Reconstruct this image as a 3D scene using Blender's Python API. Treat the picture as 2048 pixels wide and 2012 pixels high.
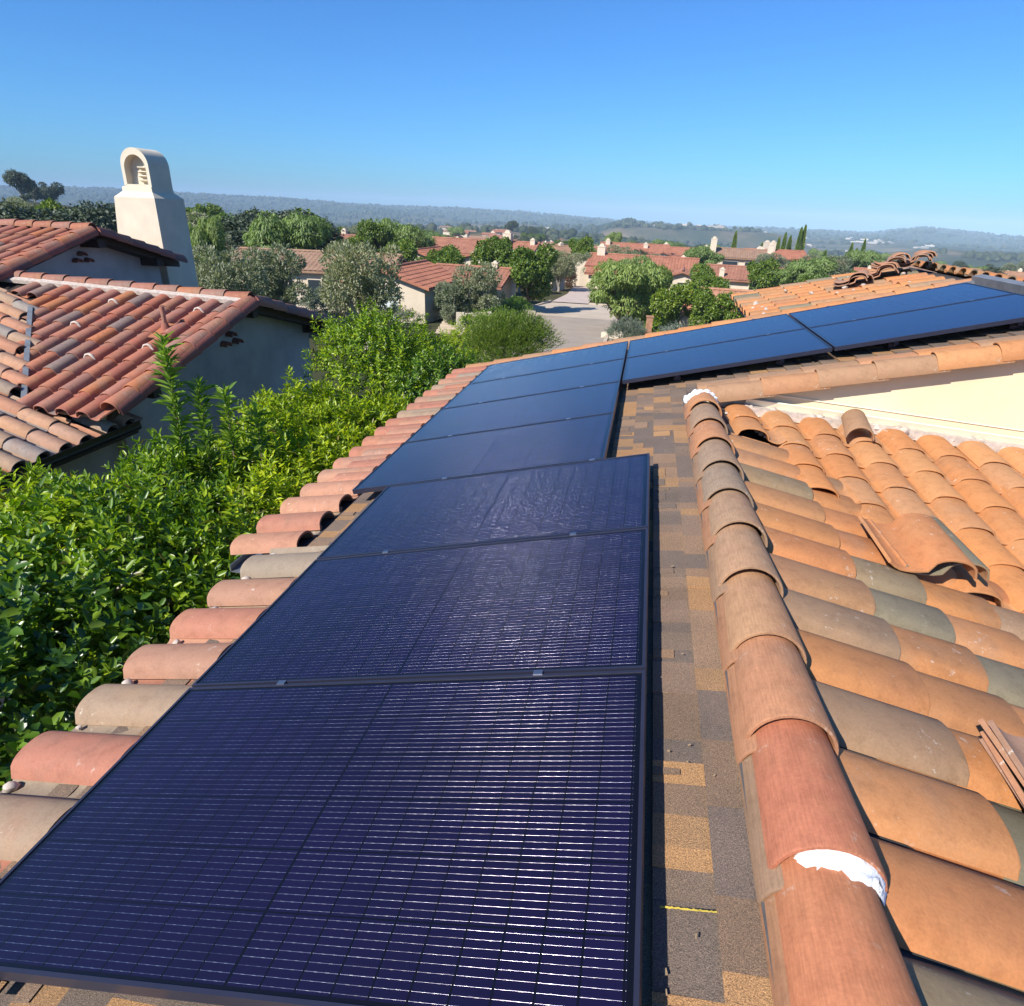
import bpy, math, random
import numpy as np
from mathutils import Matrix, Vector
for o in list(bpy.data.objects): bpy.data.objects.remove(o)
S = bpy.context.scene
rng = np.random.default_rng(7); random.seed(7)
R = math.radians
# ------------------------------------------------------------------ camera
RT, UPV, FW = (0.9794, 0.1984, 0.0373), (-0.1161, 0.4024, 0.9081), (-0.1652, 0.8937, -0.4172)
CAM = np.array([1.8637, -0.6759, 1.8423])
cd = bpy.data.cameras.new('camera'); cam = bpy.data.objects.new('camera', cd); S.collection.objects.link(cam)
m = Matrix(((RT[0], UPV[0], -FW[0], CAM[0]), (RT[1], UPV[1], -FW[1], CAM[1]), (RT[2], UPV[2], -FW[2], CAM[2]), (0, 0, 0, 1)))
cam.matrix_world = m
cd.sensor_fit = 'HORIZONTAL'; cd.sensor_width = 36; cd.lens = 36 * 1278.46 / 2048
cd.clip_start = 0.02; cd.clip_end = 40000
S.camera = cam
# ------------------------------------------------------------------ sky, sun, exposure
SUNV = Vector((-0.60, -0.90, 0.897)).normalized()
el = math.asin(SUNV.z); azs = math.atan2(SUNV.x, SUNV.y)
W = bpy.data.worlds.new('World'); S.world = W; W.use_nodes = True
nt = W.node_tree; nt.nodes.clear()
sky = nt.nodes.new('ShaderNodeTexSky'); sky.sky_type = 'NISHITA'; sky.sun_disc = False
sky.sun_elevation = el; sky.sun_rotation = azs; sky.altitude = 50; sky.air_density = 1.0; sky.dust_density = 0.5; sky.ozone_density = 2.2
hs = nt.nodes.new('ShaderNodeMix'); hs.data_type = 'RGBA'; hs.blend_type = 'MULTIPLY'; hs.inputs[0].default_value = 1; hs.inputs[7].default_value = (.185, .425, .73, 1)   # white balance of the camera
bg = nt.nodes.new('ShaderNodeBackground'); bg.inputs[1].default_value = 0.13
wo = nt.nodes.new('ShaderNodeOutputWorld')
nt.links.new(sky.outputs[0], hs.inputs[6]); nt.links.new(hs.outputs[2], bg.inputs[0]); nt.links.new(bg.outputs[0], wo.inputs[0])
sd = bpy.data.lights.new('sun', 'SUN'); sd.energy = 4.2; sd.angle = R(0.53); sd.color = (1.0, 0.94, 0.85)
so = bpy.data.objects.new('sun', sd); S.collection.objects.link(so)
so.rotation_euler = SUNV.to_track_quat('Z', 'Y').to_euler()
S.view_settings.view_transform = 'Standard'; S.view_settings.look = 'None'; S.view_settings.gamma = 1; S.view_settings.exposure = 0.78
S.render.engine = 'CYCLES'
S.cycles.max_bounces = 6; S.cycles.diffuse_bounces = 3; S.cycles.glossy_bounces = 3; S.cycles.transmission_bounces = 4
S.cycles.transparent_max_bounces = 4; S.cycles.volume_bounces = 0; S.cycles.use_denoising = True
# ------------------------------------------------------------------ helpers
def link(o): S.collection.objects.link(o); return o
def tag(o, label=None, cat=None, group=None, kind=None):
    if label: o['label'] = label
    if cat: o['category'] = cat
    if group: o['group'] = group
    if kind: o['kind'] = kind
    return o
def empty(name, loc=(0, 0, 0), rz=0, label=None, cat=None, group=None):
    o = link(bpy.data.objects.new(name, None)); o.location = loc; o.rotation_euler = (0, 0, rz); o.empty_display_size = .2
    return tag(o, label, cat, group)
def raw_mesh(name, V, F, smooth=False, sharp=None):
    V = np.asarray(V, np.float32).reshape(-1, 3)
    me = bpy.data.meshes.new(name)
    if isinstance(F, np.ndarray):
        n, k = F.shape
        me.vertices.add(len(V)); me.vertices.foreach_set('co', V.ravel())
        me.loops.add(n * k); me.loops.foreach_set('vertex_index', F.astype(np.int32).ravel())
        me.polygons.add(n); me.polygons.foreach_set('loop_start', np.arange(0, n * k, k, dtype=np.int32))
        me.polygons.foreach_set('loop_total', np.full(n, k, np.int32))
        me.update(calc_edges=True)
    else:
        me.from_pydata([tuple(map(float, v)) for v in V], [], [tuple(int(i) for i in f) for f in F]); me.update()
    if smooth:
        me.polygons.foreach_set('use_smooth', np.ones(len(me.polygons), bool))
        if sharp: me.set_sharp_from_angle(angle=R(sharp))
    return me
def mobj(name, me, mat, parent=None):
    o = link(bpy.data.objects.new(name, me))
    if mat is not None and not me.materials: me.materials.append(mat)
    if parent is not None: o.parent = parent
    return o
class MB:
    def __init__(s): s.V = []; s.F = []
    def add(s, V, F):
        b = len(s.V); s.V += [tuple(v) for v in V]; s.F += [tuple(i + b for i in f) for f in F]; return s
    def box(s, c, h, ax=None):
        A = np.eye(3) if ax is None else np.array([np.array(a, float) / np.linalg.norm(a) for a in ax])
        c = np.array(c, float); V = [c + sx * h[0] * A[0] + sy * h[1] * A[1] + sz * h[2] * A[2] for sz in (-1, 1) for sy in (-1, 1) for sx in (-1, 1)]
        return s.add(V, [(0, 2, 3, 1), (4, 5, 7, 6), (0, 1, 5, 4), (2, 6, 7, 3), (0, 4, 6, 2), (1, 3, 7, 5)])
    def prism(s, poly, d):
        n = len(poly); P = [np.array(p, float) for p in poly]; d = np.array(d, float)
        return s.add(P + [p + d for p in P], [tuple(range(n))[::-1], tuple(range(n, 2 * n))] + [(i, (i + 1) % n, n + (i + 1) % n, n + i) for i in range(n)])
    def tube(s, pts, rad, n=8, cap=True):
        P = [np.array(p, float) for p in pts]; V = []; F = []
        if np.isscalar(rad): rad = [rad] * len(P)
        for i, p in enumerate(P):
            t = P[min(i + 1, len(P) - 1)] - P[max(i - 1, 0)]; t /= np.linalg.norm(t) + 1e-9
            u = np.cross(t, (0, 0, 1) if abs(t[2]) < .9 else (1, 0, 0)); u /= np.linalg.norm(u); v = np.cross(t, u)
            V += [p + rad[i] * (math.cos(a) * u + math.sin(a) * v) for a in np.linspace(0, 2 * math.pi, n, endpoint=False)]
        for i in range(len(P) - 1):
            for j in range(n): F.append((i * n + j, i * n + (j + 1) % n, (i + 1) * n + (j + 1) % n, (i + 1) * n + j))
        if cap: F.append(tuple(range(n))[::-1]); F.append(tuple(range((len(P) - 1) * n, len(P) * n)))
        return s.add(V, F)
    def build(s, name, mat, parent=None, smooth=False, sharp=35):
        return mobj(name, raw_mesh(name, s.V, s.F, smooth, sharp), mat, parent)
# ------------------------------------------------------------------ materials
def mat(name):
    M = bpy.data.materials.new(name); M.use_nodes = True; t = M.node_tree
    return M, t, t.nodes['Principled BSDF'], t.nodes['Material Output']
def N(t, typ, **kw):
    n = t.nodes.new(typ)
    for k, v in kw.items(): setattr(n, k, v)
    return n
def mth(t, op, a, b=None, c=None, clamp=False):
    n = N(t, 'ShaderNodeMath', operation=op, use_clamp=clamp)
    for i, x in enumerate((a, b, c)):
        if x is None: continue
        if isinstance(x, (int, float)): n.inputs[i].default_value = x
        else: t.links.new(x, n.inputs[i])
    return n.outputs[0]
def ramp(t, fac, stops, interp='LINEAR'):
    n = N(t, 'ShaderNodeValToRGB'); cr = n.color_ramp; cr.interpolation = interp
    while len(cr.elements) > 1: cr.elements.remove(cr.elements[0])
    for i, (p, c) in enumerate(stops):
        e = cr.elements[0] if i == 0 else cr.elements.new(p)
        e.position = p; e.color = (*c, 1) if len(c) == 3 else c
    t.links.new(fac, n.inputs[0]); return n.outputs[0]
def mix(t, fac, a, b, mode='MIX'):
    n = N(t, 'ShaderNodeMix', data_type='RGBA', blend_type=mode)
    for sck, x in ((n.inputs[0], fac), (n.inputs[6], a), (n.inputs[7], b)):
        if isinstance(x, (int, float)): sck.default_value = x
        elif isinstance(x, tuple): sck.default_value = (*x, 1)
        else: t.links.new(x, sck)
    return n.outputs[2]
def noise(t, scale, detail=3, coord='Object', rough=.5, vec=None, sc=None):
    if vec is None: vec = N(t, 'ShaderNodeTexCoord').outputs[coord]
    if sc:
        mp = N(t, 'ShaderNodeMapping'); mp.inputs['Scale'].default_value = sc; t.links.new(vec, mp.inputs[0]); vec = mp.outputs[0]
    n = N(t, 'ShaderNodeTexNoise'); n.inputs['Scale'].default_value = scale; n.inputs['Detail'].default_value = detail; n.inputs['Roughness'].default_value = rough
    t.links.new(vec, n.inputs['Vector']); return n.outputs[0]
def bump(t, bs, h, strength, dist=.01):
    b = N(t, 'ShaderNodeBump'); b.inputs['Strength'].default_value = strength; b.inputs['Distance'].default_value = dist
    t.links.new(h, b.inputs['Height']); t.links.new(b.outputs[0], bs.inputs['Normal'])
def simple(name, col, rough=.8, metal=0, var=.12, nscale=8, bmp=0, bscale=60, coat=0):
    M, t, b, o = mat(name)
    n = noise(t, nscale, 5, rough=.6); dark = tuple(c * (1 - var * 1.6) for c in col); lite = tuple(min(1, c * (1 + var)) for c in col)
    t.links.new(ramp(t, n, [(.3, dark), (.7, lite)]), b.inputs['Base Color'])
    b.inputs['Roughness'].default_value = rough; b.inputs['Metallic'].default_value = metal; b.inputs['Coat Weight'].default_value = coat
    if bmp: bump(t, b, noise(t, bscale, 4), bmp, .004)
    return M
def tile_mat(name, cols, spec=.35, stain=.25, white=.5, sc=1.0, mould=0.0, objcol=False):
    """clay: one colour per tile (mesh island or object), kiln flashing, lime specks and fine drawn lines"""
    M, t, b, o = mat(name)
    g = N(t, 'ShaderNodeNewGeometry'); oi = N(t, 'ShaderNodeObjectInfo')
    r = mth(t, 'FRACT', mth(t, 'ADD', g.outputs['Random Per Island'], oi.outputs['Random']))
    n = len(cols); c = ramp(t, r, [(i / n, x) for i, x in enumerate(cols)], 'CONSTANT')
    if objcol: c = oi.outputs['Color']
    n1 = noise(t, 3.2 * sc, 4, rough=.6); n2 = noise(t, 17 * sc, 5, rough=.65); n3 = noise(t, 120 * sc, 2)
    alt = ramp(t, mth(t, 'FRACT', mth(t, 'MULTIPLY', r, 7.31)), [(0, (.19, .155, .11)), (.35, (.36, .20, .09)), (.7, (.34, .15, .085)), (.85, (.24, .20, .15))], 'CONSTANT')
    f1 = ramp(t, n1, [(.46, (0, 0, 0)), (.68, (1, 1, 1))])
    c = mix(t, mth(t, 'MULTIPLY', f1, stain * 1.6, clamp=True), c, alt)
    c = mix(t, .42, c, ramp(t, n2, [(.28, (.55, .50, .46)), (.5, (1, 1, 1)), (.75, (1.18, 1.15, 1.1))]), 'MULTIPLY')
    c = mix(t, .3, c, ramp(t, n3, [(.3, (.72, .7, .68)), (.7, (1.15, 1.15, 1.15))]), 'MULTIPLY')
    w = mth(t, 'MULTIPLY', ramp(t, noise(t, 26 * sc, 3, rough=.7), [(.62, (0, 0, 0)), (.70, (1, 1, 1))]), ramp(t, noise(t, 4 * sc, 2), [(.5, (0, 0, 0)), (.62, (1, 1, 1))]))
    c = mix(t, mth(t, 'MULTIPLY', w, white), c, (.62, .56, .48))
    if objcol:
        dl = noise(t, 1, 2, sc=(190, 2.5, 190)); c = mix(t, .45, c, ramp(t, dl, [(.35, (.74, .72, .70)), (.6, (1.12, 1.1, 1.08))]), 'MULTIPLY')
    if mould: c = mix(t, mth(t, 'MULTIPLY', ramp(t, noise(t, 2.2, 6, rough=.7), [(.52, (0, 0, 0)), (.72, (1, 1, 1))]), mould), c, (.12, .10, .085))
    t.links.new(c, b.inputs['Base Color']); b.inputs['Roughness'].default_value = .78; b.inputs['Specular IOR Level'].default_value = spec
    h = mth(t, 'ADD', mth(t, 'MULTIPLY', n2, .6), mth(t, 'MULTIPLY', n3, .5))
    bump(t, b, h, .35, .004)
    return M
ORANGE = [(0.169, 0.151, 0.098), (0.468, 0.205, 0.077), (0.466, 0.203, 0.072), (0.502, 0.216, 0.079), (0.420, 0.190, 0.077), (0.519, 0.233, 0.092), (0.269, 0.199, 0.115), (0.484, 0.199, 0.077), (0.447, 0.216, 0.092), (0.385, 0.208, 0.099), (0.510, 0.208, 0.079), (0.224, 0.186, 0.118), (0.447, 0.181, 0.072), (0.331, 0.203, 0.115)]
PINK = [(0.378, 0.159, 0.100), (0.408, 0.187, 0.117), (0.348, 0.144, 0.089), (0.302, 0.210, 0.138), (0.401, 0.195, 0.124), (0.272, 0.210, 0.151), (0.370, 0.151, 0.096), (0.416, 0.210, 0.131), (0.340, 0.181, 0.117)]
REDS = [(0.346, 0.144, 0.098), (0.320, 0.148, 0.106), (0.346, 0.114, 0.069), (0.372, 0.135, 0.082), (0.302, 0.101, 0.066), (0.389, 0.148, 0.085), (0.268, 0.127, 0.094), (0.363, 0.127, 0.073), (0.398, 0.144, 0.062), (0.311, 0.122, 0.085), (0.207, 0.144, 0.123), (0.346, 0.132, 0.090), (0.329, 0.140, 0.098)]
M_field = tile_mat('clay_orange', ORANGE, stain=.22)
M_field2 = tile_mat('clay_orange_even', [(0.482, 0.208, 0.076), (0.500, 0.220, 0.080), (0.465, 0.196, 0.072), (0.492, 0.233, 0.094), (0.456, 0.208, 0.084), (0.510, 0.211, 0.072), (0.439, 0.220, 0.102)], stain=.14)
M_ridge = tile_mat('clay_ridge', [(.42, .27, .15), (.50, .24, .11), (.27, .225, .16), (.46, .26, .14), (.33, .25, .16), (.52, .235, .12)], stain=.2, objcol=True)
M_eave = tile_mat('clay_pink', PINK, stain=.22)
M_rake = tile_mat('clay_rake', [(.43, .19, .075), (.47, .22, .09), (.37, .185, .09), (.45, .20, .08), (.41, .20, .10), (.33, .19, .105)], stain=.15)
M_nb = tile_mat('clay_red', REDS, stain=.28, white=.35)
M_nbrake = tile_mat('clay_dark_red', [(.26, .085, .06), (.21, .075, .06), (.30, .11, .065), (.17, .075, .065), (.27, .09, .07)], stain=.15, white=.2)
M_nbc = tile_mat('clay_faded', [(.50, .24, .145), (.44, .29, .19), (.54, .30, .18), (.40, .29, .21), (.52, .22, .12), (.47, .27, .18), (.33, .28, .24)], stain=.25)
M_stack = tile_mat('clay_stack', [(.40, .20, .115), (.33, .19, .125), (.44, .22, .12), (.36, .21, .14), (.28, .19, .14)], stain=.15, white=.7)
M_mortar = simple('mortar', (.52, .44, .37), .95, var=.2, nscale=20, bmp=.6, bscale=40)
M_foam = simple('white_foam', (.84, .85, .87), .75, var=.06, nscale=30, bmp=1.0, bscale=70)
M_cream = simple('cream_stucco', (.78, .64, .41), .92, var=.08, nscale=1.5, bmp=.5, bscale=140)
M_flash = simple('cream_flashing', (.88, .80, .60), .5, var=.04, nscale=3)
M_stucco = simple('pale_stucco', (.64, .565, .43), .95, var=.07, nscale=2.5, bmp=.9, bscale=60)
M_nbwall = simple('grey_stucco', (.42, .40, .39), .95, var=.15, nscale=1.3, bmp=.8, bscale=70)
M_white = simple('white_stucco', (.60, .51, .39), .95, var=.06, nscale=1.5)
M_dark = simple('dark_wood', (.035, .022, .016), .7)
M_black = simple('black_paint', (.012, .012, .014), .35, var=.1)
M_ridgeshade = simple('ridge_shadow_tone', (.085, .08, .08), .9, var=.15, nscale=30)
M_galv = simple('galvanised_metal', (.42, .43, .45), .42, .8, var=.1, nscale=14)
M_greyflash = simple('grey_flashing', (.20, .215, .23), .55, .2, var=.15, nscale=9)
M_frame = simple('black_anodised', (.045, .047, .075), .34, .5, var=.05)
M_clamp = simple('clamp_metal', (.32, .33, .36), .3, .9, var=.05)
M_yellow = simple('yellow_chalk', (.62, .47, .07), .95, var=.2, nscale=60)
M_deck = simple('roof_underlay', (.05, .045, .045), .95)
M_glassd = simple('window_glass', (.03, .04, .05), .08, var=.05)
M_pale_glass = simple('pale_window', (.55, .60, .58), .15, var=.05, nscale=3)
M_conc = simple('pale_concrete', (.50, .41, .31), .95, var=.09, nscale=.7, bmp=.2, bscale=20)
M_asph = simple('worn_asphalt', (.34, .28, .22), .95, var=.08, nscale=.9)
M_bark = simple('bark', (.15, .11, .08), .95, var=.25, nscale=9)
M_palebark = simple('pale_bark', (.36, .32, .26), .95, var=.25, nscale=5)
def leaf_mat(name, cols, rough=.42, trans=.28, gloss=.5, dry=False):
    M, t, b, o = mat(name)
    g = N(t, 'ShaderNodeNewGeometry'); oi = N(t, 'ShaderNodeObjectInfo')
    c = ramp(t, g.outputs['Random Per Island'], [(0 if i == 0 else .045 if dry and i == 1 else i / (len(cols) - 1), x) for i, x in enumerate(cols)])
    c = mix(t, 1.0, c, ramp(t, oi.outputs['Random'], [(0, (.82, .86, .85)), (.5, (1, 1, 1)), (1, (1.14, 1.08, .95))]), 'MULTIPLY')
    t.links.new(c, b.inputs['Base Color']); b.inputs['Roughness'].default_value = rough; b.inputs['Specular IOR Level'].default_value = gloss
    tr = N(t, 'ShaderNodeBsdfTranslucent'); t.links.new(mix(t, 1.0, c, (1.25, 1.35, .55), 'MULTIPLY'), tr.inputs[0])
    ms = N(t, 'ShaderNodeMixShader'); ms.inputs[0].default_value = trans
    t.links.new(b.outputs[0], ms.inputs[1]); t.links.new(tr.outputs[0], ms.inputs[2]); t.links.new(ms.outputs[0], o.inputs['Surface'])
    return M
L_dark = leaf_mat('leaf_glossy_dark', [(.025, .07, .010), (.06, .14, .014), (.13, .24, .02), (.25, .36, .035)], .3, .34, .6)
L_lime = leaf_mat('leaf_lime', [(.22, .16, .03), (.13, .21, .008), (.25, .36, .011), (.40, .50, .015), (.55, .62, .03)], .38, .45, dry=True)
L_mid = leaf_mat('leaf_mid', [(.20, .14, .03), (.06, .13, .009), (.14, .255, .012), (.26, .38, .016), (.40, .52, .024)], .36, .4, dry=True)
L_shoot = leaf_mat('leaf_shoot', [(.10, .20, .025), (.15, .27, .035), (.23, .36, .05), (.33, .45, .07)], .4, .38)
L_olive = leaf_mat('leaf_olive', [(.155, .18, .10), (.22, .25, .15), (.29, .31, .20), (.37, .38, .26)], .5, .32)
L_pepper = leaf_mat('leaf_pepper', [(.125, .19, .05), (.175, .255, .065), (.23, .32, .085), (.30, .385, .12)], .5, .36)
L_citrus = leaf_mat('leaf_citrus', [(.055, .115, .013), (.10, .175, .017), (.16, .235, .023), (.25, .31, .04)], .4, .3)
L_euc = leaf_mat('leaf_eucalyptus', [(.04, .06, .03), (.06, .085, .045), (.09, .115, .06)], .55, .15)
L_dry = leaf_mat('leaf_dry_brush', [(.13, .12, .055), (.18, .16, .07), (.24, .20, .10), (.12, .13, .05)], .6, .15)
L_grey = leaf_mat('leaf_grey_green', [(.12, .155, .11), (.18, .215, .155), (.26, .29, .22)], .55, .2)
# ------------------------------------------------------------------ shingles: one slab per tab
def shingle_mat():
    M, t, b, o = mat('asphalt_shingle'); g = N(t, 'ShaderNodeNewGeometry')
    cols = [(0.202, 0.135, 0.086), (0.353, 0.196, 0.086), (0.238, 0.159, 0.103), (0.153, 0.117, 0.091), (0.318, 0.188, 0.091), (0.266, 0.166, 0.098), (0.163, 0.122, 0.094), (0.213, 0.142, 0.091), (0.398, 0.224, 0.098), (0.160, 0.122, 0.094), (0.273, 0.175, 0.106), (0.193, 0.139, 0.098), (0.228, 0.155, 0.106), (0.167, 0.125, 0.098)]
    c = ramp(t, g.outputs['Random Per Island'], [(i / len(cols), x) for i, x in enumerate(cols)], 'CONSTANT')
    n = noise(t, 330, 2, rough=.8); n2 = noise(t, 5, 4); n3 = noise(t, 900, 1)
    c = mix(t, .9, c, ramp(t, n, [(.3, (.30, .30, .34)), (.5, (1, 1, 1)), (.7, (1.95, 1.85, 1.75))]), 'MULTIPLY')
    c = mix(t, .5, c, ramp(t, n3, [(.35, (.5, .5, .5)), (.68, (1.5, 1.5, 1.5))]), 'MULTIPLY')
    c = mix(t, .35, c, ramp(t, n2, [(.35, (.7, .7, .74)), (.65, (1.15, 1.12, 1.1))]), 'MULTIPLY')
    t.links.new(c, b.inputs['Base Color']); b.inputs['Roughness'].default_value = .92
    bump(t, b, n, .8, .004); return M
M_shingle = shingle_mat()
# ------------------------------------------------------------------ tiles
def s_profile(w=.34, hb=.085, bw=.105):
    P = []
    for u in np.linspace(-1, 1, 13): P.append((bw + u * bw, hb * math.sqrt(max(0, 1 - abs(u) ** 2.3)) - .004))
    for u in np.linspace(.18, 1, 6): P.append((2 * bw + u * (w - 2 * bw), -.012 * math.sin(math.pi * min(1, u)) + .02 * max(0, u - .75) * 4 - .004))
    return P
def barrel_profile(r=.11, a0=-96, a1=96, n=17): return [(r * math.sin(R(a)), r * math.cos(R(a))) for a in np.linspace(a0, a1, n)]
def tile_geo(prof, length, th=.014, lift0=0., lift1=.018, taper=1.0):
    """local (across, along, up); along=0 is the upper end"""
    P = np.array(prof, float); k = len(P)
    d = np.gradient(P, axis=0); nn = np.c_[-d[:, 1], d[:, 0]]; nn /= np.linalg.norm(nn, axis=1)[:, None] + 1e-9
    if nn[k // 3, 1] < 0: nn = -nn
    Q = P - nn * th; V = []
    ls = [0, length * .985, length]
    for i, l in enumerate(ls):
        f = l / length; s = taper + (1 - taper) * f; lf = lift0 + (lift1 - lift0) * f; e = .004 if i == 2 else 0
        for X, sg in ((P, -1), (Q, 1)):
            Y = X * s + sg * e * nn
            V += [(a, l, n + lf) for a, n in Y]
    F = []
    for i in (0, 1):
        b0, b1 = 2 * k * i, 2 * k * (i + 1)
        for j in range(k - 1):
            F.append((b0 + j, b0 + j + 1, b1 + j + 1, b1 + j)); F.append((b0 + k + j, b1 + k + j, b1 + k + j + 1, b0 + k + j + 1))
        F.append((b0, b1, b1 + k, b0 + k)); F.append((b0 + k - 1, b0 + 2 * k - 1, b1 + 2 * k - 1, b1 + k - 1))
    b = 4 * k
    for j in range(k - 1): F.append((j, k + j, k + j + 1, j + 1)); F.append((b + j, b + j + 1, b + k + j + 1, b + k + j))
    return np.array(V), np.array(F, int)
def unit(v): v = np.array(v, float); return v / np.linalg.norm(v)
class Tiles:
    def __init__(s, geo): s.V0, s.F0 = geo; s.V = []; s.F = []; s.n = 0
    def put(s, O, A, L, jit=.0):
        A, L = unit(A), unit(L); A = unit(A - (A @ L) * L); Nn = np.cross(A, L); Nn = Nn if Nn[2] > 0 else -Nn
        if jit:
            a = rng.normal(0, jit); A, L = math.cos(a) * A + math.sin(a) * L, math.cos(a) * L - math.sin(a) * A
            O = np.array(O, float) + Nn * abs(rng.normal(0, jit * .15))
        s.V.append(np.array(O, float) + s.V0[:, :1] * A + s.V0[:, 1:2] * L + s.V0[:, 2:] * Nn); s.F.append(s.F0 + s.n); s.n += len(s.V0)
    def build(s, name, mt, parent):
        return mobj(name, raw_mesh(name, np.concatenate(s.V), np.concatenate(s.F), True, 38), mt, parent)
def one_tile(name, geo, mt, O, A, L, parent=None):
    t = Tiles(geo); t.put((0, 0, 0), A, L); o = t.build(name, mt, parent); o.location = O; return o
SP = s_profile()
# ------------------------------------------------------------------ our house
PA = 0.24497; CA, SA = math.cos(PA), math.sin(PA)         # roof pitch 14 degrees
HD = .12                                                   # panel face above the roofing
UV = np.array([CA, 0, SA]); NA = np.array([-SA, 0, CA]); YV = np.array([0, 1., 0])
def PT(u, y, n): return UV * u + YV * y + NA * n           # u up the slope, n from the panel plane
GZ = -3.4
house = empty('tiled_house', (2.4, 3, GZ), 0, 'near house with shingle roof strip, clay ridge tiles and cream gable wall under the panels', 'house')
HP = Matrix.Translation((-2.4, -3, -GZ))
def HB(o): o.parent = house; o.matrix_parent_inverse = Matrix.Identity(4); o.location = Vector(o.location) + Vector((-2.4, -3, -GZ)); return o
b = MB()   # structural deck of the panel slope and the right-hand slope
RX, RZ = 2.415, .462                                       # ridge line of the near wing
def deckpoly(pts, y0, y1, th, nm):
    mb = MB(); mb.prism([p + YV * y0 for p in pts] + [pts[1] + YV * y0 - np.array([0, 0, th]), pts[0] + YV * y0 - np.array([0, 0, th])], YV * (y1 - y0)); return HB(mb.build(nm, M_deck, house))
deckpoly([PT(-.15, 0, -HD - .012), PT(2.36, 0, -HD - .012)], -2.2, 2.58, .16, 'roof_deck')
deckpoly([PT(-.42, 0, -HD - .012), PT(2.36, 0, -HD - .012)], 2.58, 4.829, .16, 'roof_deck')
deckpoly([PT(-.42, 0, -HD - .012), PT(5.78, 0, -HD - .012)], 4.83, 7.86, .16, 'roof_deck')
deckpoly([PT(3.40, 0, -HD - .012), PT(5.78, 0, -HD - .012)], 7.87, 10.3, .16, 'roof_deck')
deckpoly([np.array([RX, 0, .455]), np.array([5.6, 0, .455 - (5.6 - RX) * math.tan(R(14))])], -2.2, 4.79, .14, 'roof_deck')
# far slope of the tall wing, seen only as wavy ends beyond the ridge flashing
XR = PT(5.78, 0, -HD)
deckpoly([np.array([XR[0], 0, XR[2]]), np.array([9.5, 0, XR[2] - (9.5 - XR[0]) * .25])], 4.78, 10.3, .14, 'roof_deck')
# shingle tabs
V = []; F = []
row = 0; u = -.05
while u < 5.72:
    y = -2.1 - rng.uniform(0, .2); ymax = 7.70
    while y < ymax:
        w = rng.choice([.07, .09, .12, .15, .2]) * rng.uniform(.85, 1.2); y2 = min(y + w, ymax); y1 = y
        y += w
        if u > 2.28:
            if y2 < 4.98: continue
            y1 = max(y1, 4.98)
        if y2 - y1 < .02: continue
        th = rng.uniform(.003, .0105); u1 = min(u + .16, 2.36 if y1 < 4.98 else 5.74)
        c = [(u, y1), (u, y2), (u1, y2), (u1, y1)]; bse = len(V)
        V += [PT(a, q, -HD + th) if i < 2 else PT(a, q, -HD - .0105 + rng.uniform(0, .001)) for i, (a, q) in enumerate(c)]
        V += [PT(a, q, -HD - .0115) for (a, q) in c]
        F += [(bse, bse + 3, bse + 2, bse + 1), (bse, bse + 1, bse + 5, bse + 4), (bse, bse + 4, bse + 7, bse + 3), (bse + 1, bse + 2, bse + 6, bse + 5)]
        if rng.random() < .24 and (u < 2.2 or y1 > 5.0):   # a laminated tooth on part of the tab
            ya, yb = y1 + (y2 - y1) * rng.uniform(0, .35), y2 - (y2 - y1) * rng.uniform(0, .35); ua = u + .0006; ub = u + rng.uniform(.05, .125); b2 = len(V); hh = th + .0022
            c = [(ua, ya), (ua, yb), (ub, yb - .006), (ub, ya + .006)]; V += [PT(a, q, -HD + hh * (1 - (a - ua) / .15)) for a, q in c] + [PT(a, q, -HD - .011) for a, q in c]
            F += [(b2, b2 + 3, b2 + 2, b2 + 1), (b2, b2 + 1, b2 + 5, b2 + 4), (b2, b2 + 4, b2 + 7, b2 + 3), (b2 + 1, b2 + 2, b2 + 6, b2 + 5)]
    u += .142; row += 1
HB(mobj('shingle_roof', raw_mesh('shingle_roof', V, F), M_shingle, house))
mb = MB(); mb.box(PT(2.335, 1.3, -HD + .006), (.016, 3.4, .010), (UV, YV, NA)); HB(mb.build('ridge_strip', M_ridgeshade, house))  # strip coloured dark to stand in for the shadow along the ridge
mb = MB()
for k in range(26):
    uu = 2.10 + k * .0048; mb.box(PT(uu, .331 - .05 * (uu - 2.1) + rng.normal(0, .0007), -HD + .0085), (.0028, rng.uniform(.0008, .0022), .0008), (UV, YV, NA))
HB(mb.build('chalk_line', M_yellow, house))
mb = MB()
for k in range(34):
    uu, yy = (rng.uniform(2.10, 2.30), rng.uniform(.1, 4.6)) if k < 16 else (rng.uniform(2.0, 4.8), rng.uniform(5.0, 5.35)); a_ = rng.uniform(0, 3.1); l_ = rng.uniform(.003, .008)
    mb.box(PT(uu, yy, -HD + .013), (l_, l_ * rng.uniform(.25, .6), .0012), (math.cos(a_) * UV + math.sin(a_) * YV, math.cos(a_) * YV - math.sin(a_) * UV, NA))
lt = HB(mb.build('leaf_litter', simple('dry_litter', (.34, .24, .14), .95, var=.3, nscale=40), house)); lt['kind'] = 'stuff'
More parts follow.
